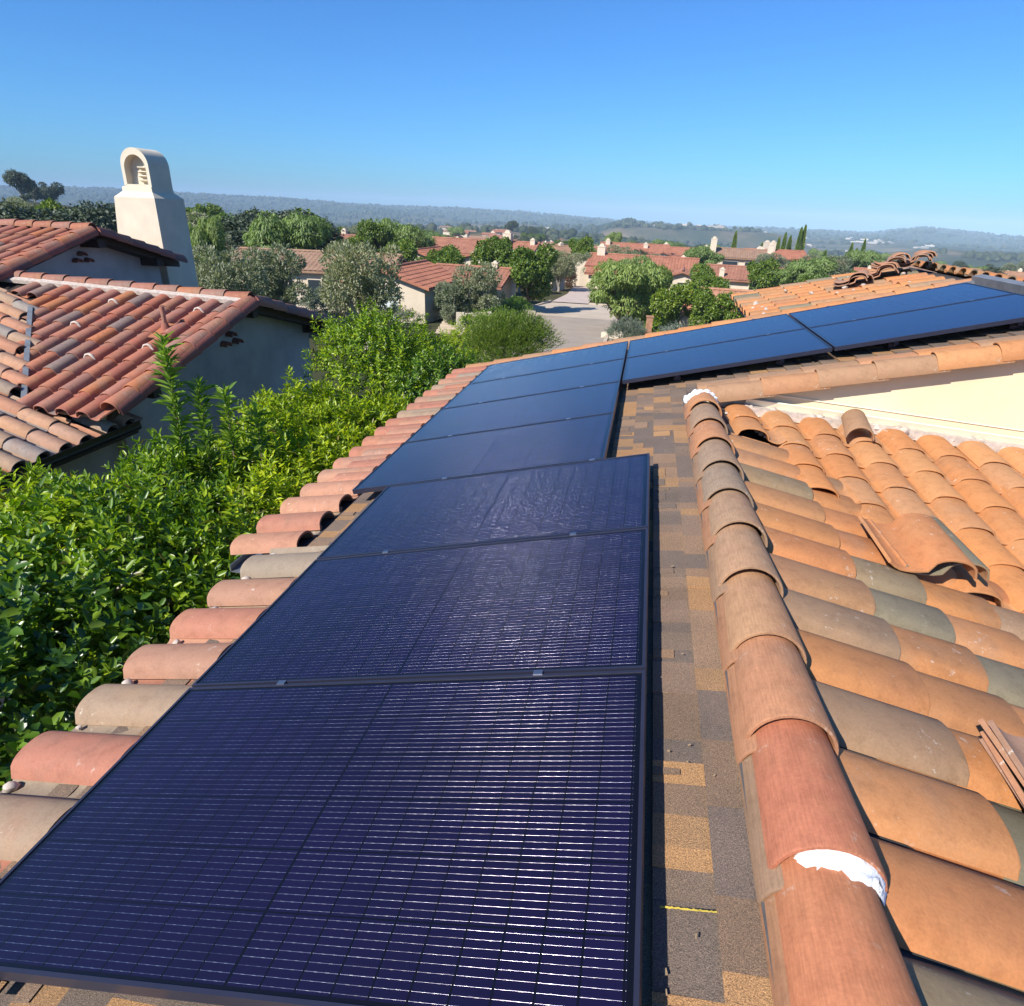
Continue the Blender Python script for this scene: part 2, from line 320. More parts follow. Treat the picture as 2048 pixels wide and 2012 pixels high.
# eave tiles (one course of S tiles)
SPE = s_profile(.34, .072, .112)
GE = tile_geo(SPE, .48, lift0=.0, lift1=.026)
def A_field(nm, y0, y1, us, ue, mt, jit=.012, ln=None):
    T = Tiles(GE)
    y = y0
    while y < y1:
        for k, uu in enumerate(us): T.put(PT(uu + rng.uniform(-.012, .012), y, -HD + .004), -YV * -1, -UV, jit)
        y += .2965
    return HB(T.build(nm, mt, house))
A_field('eave_tile_field', -1.42, 2.4, [.21], None, M_eave)
A_field('eave_tile_field', 2.49, 7.6, [-.10], None, M_eave)
A_field('eave_tile_field', 3.52, 7.6, [.10], None, M_eave)
A_field('tile_field', 8.0, 10.1, [3.75 + .36 * k for k in range(6)], None, M_field, .01)
# mortar lumps under the eave tiles and at the cut eave corner beyond the array
def lump(mb, c, r, sq=.7):
    t = np.linspace(0, 2 * math.pi, 7, endpoint=False); V = [np.array(c) + (0, 0, r * sq)]
    for z, s in ((.5, .8), (-.3, 1), (-.8, .6)):
        V += [np.array(c) + np.array((r * s * math.cos(a) * rng.uniform(.7, 1.25), r * s * math.sin(a) * rng.uniform(.7, 1.25), r * sq * z)) for a in t]
    F = [(0, 1 + i, 1 + (i + 1) % 7) for i in range(7)] + [(1 + q * 7 + i, 8 + q * 7 + i, 8 + q * 7 + (i + 1) % 7, 1 + q * 7 + (i + 1) % 7) for q in (0, 1) for i in range(7)]
    mb.add(V, F)
mb = MB()
for k in range(24): 
    y = -1.2 + .2965 * k; ue = -.24 if y < 2.45 else -.55
    lump(mb, PT(ue + rng.uniform(0, .05), y + rng.uniform(.02, .06), -HD + .03), rng.uniform(.012, .028))
for k in range(9): lump(mb, PT(3.42 + rng.uniform(-.05, .1), 8.0 + .12 * k, -HD + .05), rng.uniform(.03, .055), 1.1)
for k in range(14): lump(mb, PT(rng.uniform(3.6, 5.5), 8.1 + rng.uniform(0, 2), -HD + .1), rng.uniform(.012, .035), .6)
HB(mb.build('mortar', M_mortar, house, True, 50))['kind'] = 'stuff'
def gutter(u, n, y0, y1):
    p = [(0, .05), (.004, .05), (.004, .004), (.1, .004), (.1, 0), (0, 0)]
    mb = MB(); mb.prism([PT(u, y0, n) + np.array([a, 0, c]) for a, c in p], (0, y1 - y0, 0)); HB(mb.build('gutter', M_galv, house))
gutter(3.30, -HD - .06, 8.0, 9.0); gutter(-.44, -HD - .15, -1.4, 2.52); gutter(-.73, -HD - .15, 2.6, 7.8)
# rake row beyond the array (tiles lap up the slope)
GR = tile_geo(barrel_profile(.125, -95, 95), .47, lift0=0, lift1=.02)
u = -.45
while u < 5.5:
    HB(one_tile('rake_tile', GR, M_rake, PT(u + .47, 7.84, -HD - .045), YV, -UV)); u += .405 * rng.uniform(.98, 1.02)
GR2 = tile_geo([(a, .05 * math.sqrt(max(0, 1 - (a / .1) ** 4))) for a in np.linspace(-.1, .1, 11)], .5, lift0=0, lift1=.016)
# ridge of the near wing: two nested rows
GC = tile_geo(barrel_profile(.128, -88, 88), .50, .016, 0, .022, .86)
GS = tile_geo(barrel_profile(.085, -80, 30, 11), .50, .014, 0, .02, .9)
ry = [4.55, 4.17, 3.73, 3.31, 2.885, 2.475, 2.07, 1.64, 1.21, .805, .40, -.01, -.42, -.83]
RCOL = [(.45, .215, .10), (.30, .20, .13), (.42, .20, .10), (.29, .20, .135), (.27, .195, .135), (.32, .205, .125), (.36, .215, .125), (.38, .215, .115), (.40, .19, .10), (.40, .145, .08), (.43, .165, .08), (.45, .175, .08), (.44, .175, .08)]
for k in range(len(ry) - 1):
    yt, yb = ry[k] + .07, ry[k + 1]; ln = yt - yb
    g = tile_geo(barrel_profile(.128, -88, 88), ln, .016, 0, .024, .87)
    rc = RCOL[k]; o_ = HB(one_tile('ridge_tile', g, M_ridge, (RX + rng.normal(0, .004), yt, .464 + rng.normal(0, .003)), (1, 0, 0), (0, -1, -.004))); o_.color = (*rc, 1)
    g = tile_geo(barrel_profile(.085, -85, 25, 11), ln, .014, 0, .02, .9)
    o_ = HB(one_tile('ridge_tile', g, M_ridge, (RX - .062, yt - .05, .43), (1, 0, 0), (0, -1, -.004))); o_.color = (*random.choice([(.30, .15, .08), (.33, .16, .085), (.25, .155, .095)]), 1)
# right slope: 14 degrees, courses of .33 m
TB = math.tan(R(14)); LB = unit((1, 0, -TB))
def vyx(x): return 4.0 - (x - 2.75) * 1.435                 # valley line in plan
def zB(x): return .455 - (x - RX) * TB
SPB = s_profile(.335, .054, .138)
GB = tile_geo(SPB, .375, lift0=.0, lift1=.022)
T = Tiles(GB); T1 = Tiles(tile_geo(SPB, .53, lift0=0, lift1=.022)); y = -1.75
while y < 4.5:
    for k in range(9):
        x = 2.625 + .325 * k - .018 + rng.uniform(-.008, .008)
        if y + .15 > vyx(x + .1): continue
        if k == 0: T1.put((2.45, y, zB(2.45) + .004), YV, LB, .006)
        else: T.put((x, y, zB(x) + .006), YV, LB, .01)
    y += .2985
HB(T.build('tile_field', M_field, house)); HB(T1.build('tile_field', M_field, house))
# slope falling from the gable wall, meeting the right slope in a valley
def zW(x): return .415 - (x - 2.87) * .062
WY = 4.80
GV = tile_geo(s_profile(.34, .070, .118), .46, lift0=.0, lift1=.024)
T = Tiles(GV); x = 2.62; kk = 0
while x < 6.2:
    yv = vyx(x + .1); zv = zB(x + .1) + .02; y = WY - .04
    zt = max(zW(x), zv) - .055; sl = (zt - zv) / max(.3, WY - yv)
    while y > max(yv - .02, -1.5):
        z = zt - sl * (WY - y); T.put((x + rng.uniform(-.004, .004), y, z + .012), (1, 0, -.05), (0, -1, -sl), .008); y -= .385
    x += .2985; kk += 1
HB(T.build('tile_field', M_field2, house))
V = []; F = []
xs = np.linspace(2.6, 6.2, 25)
for x in xs:
    yv = vyx(x + .1) - .05; zv = zB(x + .1); zt = max(zW(x), zv) - .055
    V += [(x, yv, zv - .01), (x, WY, zt - .01), (x, WY, zt - .06), (x, yv, zv - .06)]
for i in range(len(xs) - 1):
    for j in range(4): F.append((4 * i + j, 4 * i + (j + 1) % 4, 4 * i + 4 + (j + 1) % 4, 4 * i + 4 + j))
HB(mobj('roof_deck', raw_mesh('roof_deck', V, F), M_deck, house))
# gable wall with flashing, rake tiles along its top
def zA(x): return x * math.tan(PA) - HD / CA
mb = MB(); pts = [(2.45, WY, GZ)] + [(6.6, WY, GZ)] + [(6.6, WY, zA(5.6) - .02)] + [(5.6, WY, zA(5.6) - .03), (2.45, WY, zA(2.45) - .03)]
mb.prism(pts, (0, .12, 0)); HB(mb.build('gable_wall', M_cream, house))
mb = MB(); x0, x1 = 2.78, 6.5
d = unit((1, 0, -.062)); c = np.array([(x0 + x1) / 2, WY - .02, zW((x0 + x1) / 2) + .045])
mb.box(c, ((x1 - x0) / 2, .006, .04), (d, (0, 1, .5), (0, -.5, 1))); HB(mb.build('wall_flashing', M_flash, house))
mb = MB(); mb.box(c + (0, .012, .09), ((x1 - x0) / 2, .003, .004), (d, (0, 1, 0), (0, 0, 1)))
HB(mb.build('wall_screed', M_flash, house))
mb = MB()
for k in range(150):
    x = rng.uniform(2.75, 6.2); lump(mb, (x, WY - .055 + rng.uniform(-.02, .02), zW(x) - .0 + rng.uniform(-.035, .012)), rng.uniform(.02, .045), .9)
mb.box(c + (0, -.025, -.055), ((x1 - x0) / 2, .05, .035), (d, (0, 1, 0), (0, 0, 1)))
HB(mb.build('mortar', M_mortar, house, True, 50))['kind'] = 'stuff'
mb = MB()
for k in range(10):
    y = vyx(2.8) + .0; x = 2.68 + .02 * k; lump(mb, (2.62 + .025 * k, 4.55 - .06 * k, .42), rng.uniform(.015, .03))
HB(mb.build('mortar', M_mortar, house, True, 50))['kind'] = 'stuff'
u = 2.55; k = 0
GK = tile_geo(barrel_profile(.108, -100, 84), .50, .014, 0, .022, .93)
while u < 7.0:
    HB(one_tile('rake_tile', GK, M_rake, PT(u + .48, WY - .015, -HD - .05), YV, -UV))
    HB(one_tile('rake_tile', GR2, M_rake, PT(u + .40, WY + .125, -HD + .004), YV, -UV)); u += .415
# ridge flashing of the tall wing and the wavy tiles beyond it
mb = MB(); mb.box(PT(5.62, 6.2, -HD + .06), (.05, 1.5, .07), (UV, YV, NA)); mb.box(PT(5.5, 7.66, -HD + .03), (.16, .03, .05), (UV, YV, NA)); HB(mb.build('ridge_strip', M_greyflash, house))
T = Tiles(GE); y = 4.9
while y < 10.1:
    for k in range(3): T.put((XR[0] + .02 + .36 * k, y, XR[2] + .05 - .09 * k), YV, (1, 0, -.25), .02)
    y += .2985
HB(T.build('tile_field', M_field, house))
# plain walls down to the ground
mb = MB(); mb.box((1.2, .0, (GZ - .3) / 2), (.95, 2.0, (-GZ - .3) / 2 - .05)); mb.box((2.9, 6.3, (GZ - .3) / 2), (2.55, 1.3, (-GZ - .3) / 2 - .05)); mb.box((5.0, 8.7, (GZ - .3) / 2 + .3), (1.2, 1.0, (-GZ - .3) / 2 - .05)); mb.box((3.9, .8, (GZ - .6) / 2), (1.5, 2.9, (-GZ - .6) / 2 - .05)); mb.box((1.2, 3.7, (GZ - .3) / 2), (1.1, 1.5, (-GZ - .3) / 2 - .05))
HB(mb.build('wall', M_cream, house))
# white sealing foam at the two ends of the ridge run
def foam(name, cx, cy, cz, w, l, h):
    V = []; F = []; nu, nv = 22, 10
    for i in range(nu):
        for j in range(nv):
            a = -1 + 2 * i / (nu - 1); bq = j / (nv - 1); ang = a * R(78)
            edge = (1 - a * a) ** .5
            rr = .128 + h * (math.sin(math.pi * min(1, bq * 1.1 + .15)) ** .7) * (.4 + .6 * edge) + rng.normal(0, .0025)
            V.append((cx + rr * math.sin(ang) * w, cy - bq * l * (.2 + .8 * edge) * (1 + rng.normal(0, .06) + .12 * math.sin(a * 9) + .1 * math.sin(a * 23)), cz + rr * math.cos(ang) - (.02 if j == nv - 1 else 0)))
    for i in range(nu - 1):
        for j in range(nv - 1): F.append((i * nv + j, (i + 1) * nv + j, (i + 1) * nv + j + 1, i * nv + j + 1))
    return HB(mobj(name, raw_mesh(name, V, F, True), M_foam, house))
foam('foam_seal', RX + .015, .425, .460, .86, .062, .011)
mb = MB()
for k in range(110): a_ = rng.uniform(-1.25, 1.25); lump(mb, (RX - .01 + .115 * math.sin(a_), 4.53 + rng.normal(0, .035), .455 + .115 * math.cos(a_) + rng.normal(0, .006)), rng.uniform(.018, .034), .8)
HB(mb.build('foam_seal', M_foam, house, True, 60))
# ------------------------------------------------------------------ solar panels
PL, PW, FT = 1.7877, 1.046, .035
def cell_mat():
    M, t, b, o = mat('solar_cells')
    tc = N(t, 'ShaderNodeTexCoord'); sp = N(t, 'ShaderNodeSeparateXYZ'); t.links.new(tc.outputs['Object'], sp.inputs[0]); x, y = sp.outputs[0], sp.outputs[1]
    CW = 1.006 / 6; P = CW / 9
    def cellpos(v, per, off=0.): return mth(t, 'SUBTRACT', mth(t, 'FRACT', mth(t, 'ADD', mth(t, 'DIVIDE', v, per), off)), .5)   # -0.5..0.5
    wy = mth(t, 'MULTIPLY', cellpos(y, P, 0.0), P)             # distance from a wire
    HWID = .00068
    wire = mth(t, 'LESS_THAN', mth(t, 'ABSOLUTE', wy), HWID)
    gy = mth(t, 'GREATER_THAN', mth(t, 'ABSOLUTE', cellpos(y, CW, 0)), .5 - .0022 / CW)
    XC = 1.728 / 20
    gx = mth(t, 'GREATER_THAN', mth(t, 'ABSOLUTE', cellpos(x, XC, 0)), .5 - .0026 / XC)
    mid = mth(t, 'LESS_THAN', mth(t, 'ABSOLUTE', x), .0042)
    edge = mth(t, 'MAXIMUM', mth(t, 'GREATER_THAN', mth(t, 'ABSOLUTE', x), .868), mth(t, 'GREATER_THAN', mth(t, 'ABSOLUTE', y), .505))
    gap = mth(t, 'MAXIMUM', mth(t, 'MAXIMUM', gx, gy), mth(t, 'MAXIMUM', mid, edge))
    pad = mth(t, 'LESS_THAN', mth(t, 'ABSOLUTE', cellpos(x, XC / 3, .5)), .16)
    nv = noise(t, 1.6, 2)
    base = ramp(t, nv, [(.3, (.0052, .0036, .020)), (.7, (.0078, .0052, .030))])
    base = mix(t, gap, base, (.0025, .0025, .005))
    t.links.new(base, b.inputs['Base Color']); b.inputs['Roughness'].default_value = .45; b.inputs['Specular IOR Level'].default_value = .22
    # round solder wires: the normal turns across the wire's width
    s = mth(t, 'DIVIDE', wy, HWID); cz = mth(t, 'SQRT', mth(t, 'SUBTRACT', 1.0, mth(t, 'MULTIPLY', s, s), clamp=True))
    cm = N(t, 'ShaderNodeCombineXYZ'); t.links.new(s, cm.inputs[1]); t.links.new(cz, cm.inputs[2])
    vt = N(t, 'ShaderNodeVectorTransform', vector_type='NORMAL', convert_from='OBJECT', convert_to='WORLD'); t.links.new(cm.outputs[0], vt.inputs[0])
    wm = N(t, 'ShaderNodeBsdfPrincipled'); wm.inputs['Metallic'].default_value = 1; wm.inputs['Roughness'].default_value = .25
    t.links.new(mix(t, pad, (.36, .32, .40), (.74, .68, .66)), wm.inputs['Base Color']); t.links.new(vt.outputs[0], wm.inputs['Normal'])
    cid = N(t, 'ShaderNodeCombineXYZ'); t.links.new(mth(t, 'FLOOR', mth(t, 'DIVIDE', x, XC)), cid.inputs[0]); t.links.new(mth(t, 'FLOOR', mth(t, 'DIVIDE', y, P)), cid.inputs[1]); t.links.new(N(t, 'ShaderNodeObjectInfo').outputs['Random'], cid.inputs[2])
    wn = N(t, 'ShaderNodeTexWhiteNoise'); t.links.new(cid.outputs[0], wn.inputs[0])
    wfv = mth(t, 'ADD', .3, mth(t, 'MULTIPLY', wn.outputs[0], .7))
    wf = mth(t, 'MULTIPLY', wire, mth(t, 'SUBTRACT', 1.0, gap, clamp=True))
    ms = N(t, 'ShaderNodeMixShader'); t.links.new(mth(t, 'MULTIPLY', wf, wfv), ms.inputs[0]); t.links.new(b.outputs[0], ms.inputs[1]); t.links.new(wm.outputs[0], ms.inputs[2])
    # cover glass
    gl = N(t, 'ShaderNodeBsdfGlossy'); gl.inputs['Roughness'].default_value = .10; gl.inputs[0].default_value = (1, 1, 1, 1)
    fr = N(t, 'ShaderNodeFresnel'); fr.inputs[0].default_value = 1.25
    m2 = N(t, 'ShaderNodeMixShader'); t.links.new(mth(t, 'MULTIPLY', fr.outputs[0], .95), m2.inputs[0]); t.links.new(ms.outputs[0], m2.inputs[1]); t.links.new(gl.outputs[0], m2.inputs[2])
    t.links.new(m2.outputs[0], o.inputs['Surface'])
    return M
M_cell = cell_mat()
sheet = MB().box((0, 0, -.0065), (PL / 2 - .011, PW / 2 - .011, .003)); me_sheet = raw_mesh('cell_sheet', sheet.V, sheet.F); me_sheet.materials.append(M_cell)
fb = MB()
for sy in (-1, 1): fb.box((0, sy * (PW / 2 - .0055), -FT / 2), (PL / 2, .0055, FT / 2))
for sx in (-1, 1): fb.box((sx * (PL / 2 - .0055), 0, -FT / 2), (.0055, PW / 2 - .011, FT / 2))
me_frame = raw_mesh('panel_frame', fb.V, fb.F); me_frame.materials.append(M_frame)
kb = MB().box((0, 0, .0015), (.016, .011, .002)).box((0, 0, -.012), (.014, .005, .012)); me_clamp = raw_mesh('panel_clamp', kb.V, kb.F); me_clamp.materials.append(M_clamp)
def panel(u0, v0, label, clamps=True):
    e = empty('solar_panel', PT(u0 + PL / 2, v0 + PW / 2, 0), 0, label, 'solar panel', 'solar panels on the roof'); e.rotation_euler = (0, -PA, 0)
    mobj('frame', me_frame, None, e); mobj('cell_sheet', me_sheet, None, e)
    if clamps:
        for dx in (-PL / 2 + .42, PL / 2 - .36):
            c = mobj('clamp', me_clamp, None, e); c.location = (dx, PW / 2 + .006, .0)
    return e
D0 = .282; pw = 1.058
lab = ['solar panel closest to the camera, filling the bottom of the picture', 'second solar panel from the camera, carrying the bright sun glint', 'third solar panel from the camera, with the far right corner beside the shingles',
       'fourth solar panel out, first of the set shifted toward the eave, beside cut tiles', 'fifth solar panel out, along the eave tiles before the inner corner', 'sixth solar panel out, at the inner corner where the array turns right', 'last solar panel at the far eave corner, touching the rake tiles']
for k in range(7): panel(D0 if k < 3 else 0, k * pw, lab[k])
panel(PL + .02, 5 * pw, 'lower solar panel of the right arm next to the inner corner, above the shingles')
panel(PL + .02, 6 * pw, 'far row solar panel of the right arm, next to the eave corner panel')
panel(2 * PL + .04, 5 * pw, 'lower solar panel at the upper end of the right arm, cut by the picture edge')
panel(2 * PL + .04, 6 * pw, 'far row solar panel ending at the grey ridge flashing')
for (v, u0, u1, nm) in ((.25, D0 - .03, D0 + PL, 'nearest mounting rail poking out under the closest panel'), ):
    pass
def rail(p0, p1, label):
    p0, p1 = np.array(p0), np.array(p1); e = MB(); ax = unit(p1 - p0); e.box((0, 0, 0), (np.linalg.norm(p1 - p0) / 2, .018, .018), (ax, np.cross(NA, ax), NA))
    r = e.build('mounting_rail', M_frame, None); r.location = (p0 + p1) / 2; tag(r, label, 'mounting rail', 'mounting rails under the panels')
    for q in np.linspace(.06, .94, 5): MB().box((p1 - p0) * (q - .5) - NA * .038, (.03, .022, .0195), (UV, YV, NA)).build('standoff', M_frame, r)
rail(PT(.47, -.03, -.056), PT(.47, 3.1, -.056), 'dark mounting rail whose end peeks out below the closest panel')
rail(PT(1.72, .02, -.056), PT(1.72, 3.12, -.056), 'dark mounting rail under the ridge side of the near panels')
for i, uu in enumerate((2.3, 3.2, 4.1, 5.0)):
    rail(PT(uu, 5.33, -.056), PT(uu, 7.36, -.056), 'dark mounting rail under the right arm, %s foot seen from the inner corner' % ('first', 'second', 'third', 'fourth')[i])
# ------------------------------------------------------------------ loose tiles
GL = tile_geo([(.40 - a, n_) for a, n_ in s_profile(.40, .082, .115)][::-1], .46, .016, 0, .004)
GLc = tile_geo(barrel_profile(.10, -88, 88), .40, .014, 0, 0, .9)
def loose(O, az, label, geo=GL, mt=M_stack, tilt=0, roll=0, group=None, nm='roof_tile'):
    L = np.array([math.sin(R(az)) * math.cos(R(tilt)), math.cos(R(az)) * math.cos(R(tilt)), -math.sin(R(tilt))])
    A = np.array([-math.cos(R(az)), math.sin(R(az)), math.tan(R(roll))])
    return tag(one_tile(nm, geo, mt, O, A, L), label, 'roof tile', group)
loose((3.20, 2.78, .375), 174, 'loose curved clay tile underneath another on the valley, front edge cracked pale', tilt=4, roll=-4, mt=M_field)
loose((3.14, 2.75, .40), 177, 'loose curved clay tile lying on top of another across the valley', tilt=4, roll=-4, mt=M_field)
loose((3.60, 4.66, .43), 187, 'loose half-round tile lying near the cream flashing of the gable wall', GLc, M_rake, tilt=6)
def stack(c, az, n, where, roll=0, dz=.021, geo=GL, tilt=0):
    words = {1: ['topmost'], }
    for k in range(n):
        pos = 'topmost' if k == n - 1 else 'lowest' if k == 0 else ('second', 'third', 'fourth')[k - 1] + ' from the bottom'
        loose((c[0] + rng.normal(0, .012), c[1] + rng.normal(0, .012), c[2] + dz * k), az + rng.normal(0, 2.5), 'clay roof tile in %s, %s of its stack' % (where, pos), geo, M_stack, tilt=tilt, roll=roll, group='stacked loose clay tiles')
stack((3.08, 1.13, .365), 178, 5, 'the stack at the right picture edge, beside the ridge slope', roll=-12, tilt=1)
def onA(u, y, n): return PT(u, y, n)
stack(onA(4.55, 9.28, -.015), 196, 3, 'the lowest far stack left of the other stacks', roll=13)
stack(onA(4.98, 9.50, -.015), 199, 4, 'the far stack second from the eave side', roll=13)
stack(onA(5.10, 9.62, .07), 197, 4, 'the far stack third from the eave side, lying across two stacks', roll=13)
stack(onA(5.45, 9.75, .02), 195, 4, 'the far stack by the roof crest, highest of all', roll=13)
# ------------------------------------------------------------------ terrain
GRK = np.array([[0, -3.4], [12, -3.4], [40, -5], [80, -6], [150, -9], [300, -16], [600, -30], [1200, -46], [2500, -56], [30000, -60]])
SKY_AZ = np.array([-180, -60, -47, -44, -41.5, -36, -27, -24.4, -16.5, -10.4, -3.9, 3.7, 7.5, 15.7, 17.4, 19.3, 21.4, 25, 40, 180.])
SKY_EL = np.array([-.3, .1, .14, .25, .31, .26, .09, -.02, -.04, -.1, -.40, -.62, -.56, -.55, -.26, .0, -.16, -.40, -.3, -.3])
def sm(x): x = np.clip(x, 0, 1); return x * x * (3 - 2 * x)
_ph = rng.uniform(0, 6.28, (14, 2)); _kv = rng.normal(0, 1, (14, 2)); _kv /= np.linalg.norm(_kv, axis=1)[:, None]; _kf = np.array([1 / 900, 1 / 620, 1 / 420, 1 / 300, 1 / 220, 1 / 160, 1 / 120] * 2) * 6.28
def H(x, y):
    x = np.asarray(x, float); y = np.asarray(y, float); dx, dy = x - CAM[0], y - CAM[1]; r = np.hypot(dx, dy); az = np.degrees(np.arctan2(dx, dy))
    z = np.interp(r, GRK[:, 0], GRK[:, 1])
    nz = sum(np.sin((dx * _kv[i, 0] + dy * _kv[i, 1]) * _kf[i] + _ph[i, 0]) / _kf[i] * .0009 * 6.28 for i in range(14))
    z = z + nz * sm((r - 150) / 900) * 6
    z = z + 13 * np.exp(-((az + 46) / 9) ** 2 - ((r - 290) / 110) ** 2) + 12 * np.exp(-((az + 13) / 5) ** 2 - ((r - 560) / 130) ** 2)
    mesa = sm((az + 6) / 4) * (1 - sm((az - 9) / 4)); z = z + mesa * 21 * sm((r - 1350) / 90) * (1 - sm((r - 2300) / 500))
    ridge = CAM[2] + 4300 * np.tan(np.radians(np.interp(az, SKY_AZ, SKY_EL))) - 9
    f = sm((r - 2300) / 1900); z = z * (1 - f) + ridge * f
    z = z + nz * 5 * np.exp(-((r - 3300) / 700) ** 2)
    return np.where(r > 4400, z - (r - 4400) * .012, z)
azs_ = np.concatenate([np.arange(-60, 42, .5), np.arange(42, 300, 6)]); rs_ = np.concatenate([[.01, 6], np.arange(12, 150, 7), np.geomspace(150, 1300, 40), np.arange(1320, 1500, 25), np.geomspace(1520, 7600, 46)])
AZ, RR = np.meshgrid(np.radians(azs_), rs_); X = CAM[0] + RR * np.sin(AZ); Y = CAM[1] + RR * np.cos(AZ); Zt = H(X, Y)
na, nr = len(azs_), len(rs_); idx = np.arange(na * nr).reshape(nr, na)
q = np.stack([idx[:-1], np.roll(idx, -1, 1)[:-1], np.roll(idx, -1, 1)[1:], idx[1:]], -1).reshape(-1, 4)
def terr_mat():
    M, t, b, o = mat('hill_ground')
    a = noise(t, .012, 6, rough=.62); c = noise(t, .0022, 5, rough=.6); d = noise(t, .15, 5, rough=.6)
    col = ramp(t, a, [(.34, (.035, .05, .022)), (.46, (.085, .08, .04)), (.56, (.16, .12, .07)), (.72, (.23, .165, .105))])
    col = mix(t, ramp(t, c, [(.44, (0, 0, 0)), (.58, (1, 1, 1))]), col, (.03, .046, .024))
    col = mix(t, .6, col, ramp(t, d, [(.3, (.6, .6, .55)), (.7, (1.25, 1.2, 1.15))]), 'MULTIPLY')
    vl = N(t, 'ShaderNodeVectorMath', operation='LENGTH'); t.links.new(N(t, 'ShaderNodeTexCoord').outputs['Object'], vl.inputs[0])   # the far ridges are wooded
    mr = N(t, 'ShaderNodeMapRange'); mr.inputs[1].default_value = 2100; mr.inputs[2].default_value = 2900; mr.inputs[4].default_value = .8; t.links.new(vl.outputs['Value'], mr.inputs[0])
    col = mix(t, mr.outputs[0], col, (.04, .058, .03))
    t.links.new(col, b.inputs['Base Color']); b.inputs['Roughness'].default_value = 1; b.inputs['Specular IOR Level'].default_value = .1
    return M
tr = mobj('terrain', raw_mesh('terrain', np.stack([X, Y, Zt], -1).reshape(-1, 3), q, True), terr_mat()); tag(tr, kind='structure')
def sheet(name, poly, lift, mt, kind='structure', n=14):
    """a paved area draped on the ground, gridded between two side polylines given from near to far"""
    Lp, Rp = poly; V = []; F = []
    def at(P, t): P = np.array(P, float); k = t * (len(P) - 1); i = min(int(k), len(P) - 2); return P[i] + (P[i + 1] - P[i]) * (k - i)
    m_ = n * (len(Lp) - 1)
    for i in range(m_ + 1):
        for j in range(7):
            p = at(Lp, i / m_) * (1 - j / 6) + at(Rp, i / m_) * j / 6; V.append((p[0], p[1], float(H(p[0], p[1])) + lift))
    for i in range(m_):
        for j in range(6): F.append((i * 7 + j, i * 7 + j + 1, i * 7 + 8 + j, i * 7 + 7 + j))
    return tag(mobj(name, raw_mesh(name, V, F, True), mt), kind=kind)
sheet('road', ([(-5.0, 24), (-5.4, 36), (-6.3, 45), (-7.0, 52), (-6.0, 56.5)], [(0, 24), (0, 36), (.6, 45), (.2, 52), (-.8, 56.8)]), .05, M_asph)
sheet('road_apron', ([(-6.6, 47.5), (-7.0, 52), (-6.0, 57)], [(.55, 47.2), (.2, 52), (-.8, 57)]), .056, M_conc)
sheet('driveway', ([(-6.1, 57.6), (-5.7, 66), (-6.2, 77)], [(-2.9, 57.6), (-3.0, 66), (-3.2, 77)]), .06, simple('pink_paving', (.50, .40, .34), .95, var=.08, nscale=1.2))
def kerb(pts):
    mb = MB()
    for a, c in zip(pts[:-1], pts[1:]):
        a, c = np.array(a, float), np.array(c, float); mid = (a + c) / 2; z = float(H(*mid)); ax = unit(np.r_[c - a, 0]); mb.box((mid[0], mid[1], z + .07), (np.linalg.norm(c - a) / 2, .09, .09), (ax, np.cross((0, 0, 1), ax), (0, 0, 1)))
    return tag(mb.build('kerb', M_conc), kind='structure')
kerb([(-5.1, 24), (-5.5, 36), (-6.4, 45), (-7.1, 52), (-6.1, 57.2)]); kerb([(-2.8, 57.4), (-.7, 57.1), (.3, 52), (.7, 45), (.1, 36), (.1, 24)])
# ------------------------------------------------------------------ neighbour house (local frame: x right, y away, from its ridge end)
NE = np.array([-4.062, 8.592, 0.468]); NG = H(-6, 9) - 0
nb = empty('neighbour_house', (float(NE[0]) - 2, float(NE[1]), float(NG)), 0, 'pale stucco house to the left with red clay tile roofs and an arched chimney', 'house')
OFF = -Vector(nb.location)
def NP(o): o.parent = nb; o.location = Vector(o.location) + OFF; return o
SH = -.022
def LP(x, y, z, sh=True): return NE + np.array([x, y, z + (SH * x if sh else 0)])
sA = .867 / 3.053; sK = .784 / 2.903
GN = tile_geo(s_profile(.325, .088, .10), .46, .016, 0, .026)
EX = np.array([1, 0, SH])
def nslope(y): return -abs(y) * (sA if y < 0 else sK)
VX1, VX2 = np.array([-1.196, -3.077]), np.array([-2.863, -1.161])
def vx(y): return VX1[0] + (y - VX1[1]) / (VX2[1] - VX1[1]) * (VX2[0] - VX1[0])
dn = unit((0, -1, -sA)); T = Tiles(GN); x = -.32; nrm = np.array([0, -sA, 1]) / math.hypot(1, sA)
while x > -7.5:
    y = -.16; 
    while y > -3.05:
        if x > vx(y) - .05: T.put(LP(x, y, nslope(y)) - nrm * .075, EX, dn, .012)
        y -= .385
    x -= .287
NP(T.build('front_roof', M_nb, nb))
# mortar bedding under the ridge and boosted joints
mb = MB(); mb.box(LP(-3.6, -.13, -.05), (3.6, .07, .03), (EX, (0, 1, sA), (0, -sA, 1)))
NP(mb.build('ridge_bedding', M_mortar, nb))
mb = MB()
for k in range(16):
    i, j = rng.integers(1, 22), rng.integers(1, 7); x = -.32 - .287 * i + .10; y = -.16 - .385 * j - .05
    if x > vx(y) + .3: mb.tube([LP(x - .075, y, nslope(y) - .03), LP(x - .045, y, nslope(y) + .022), LP(x, y, nslope(y) + .038), LP(x + .045, y, nslope(y) + .022), LP(x + .075, y, nslope(y) - .03)], .02, 6)
NP(mb.build('mortar', M_mortar, nb, True, 60))['kind'] = 'stuff'
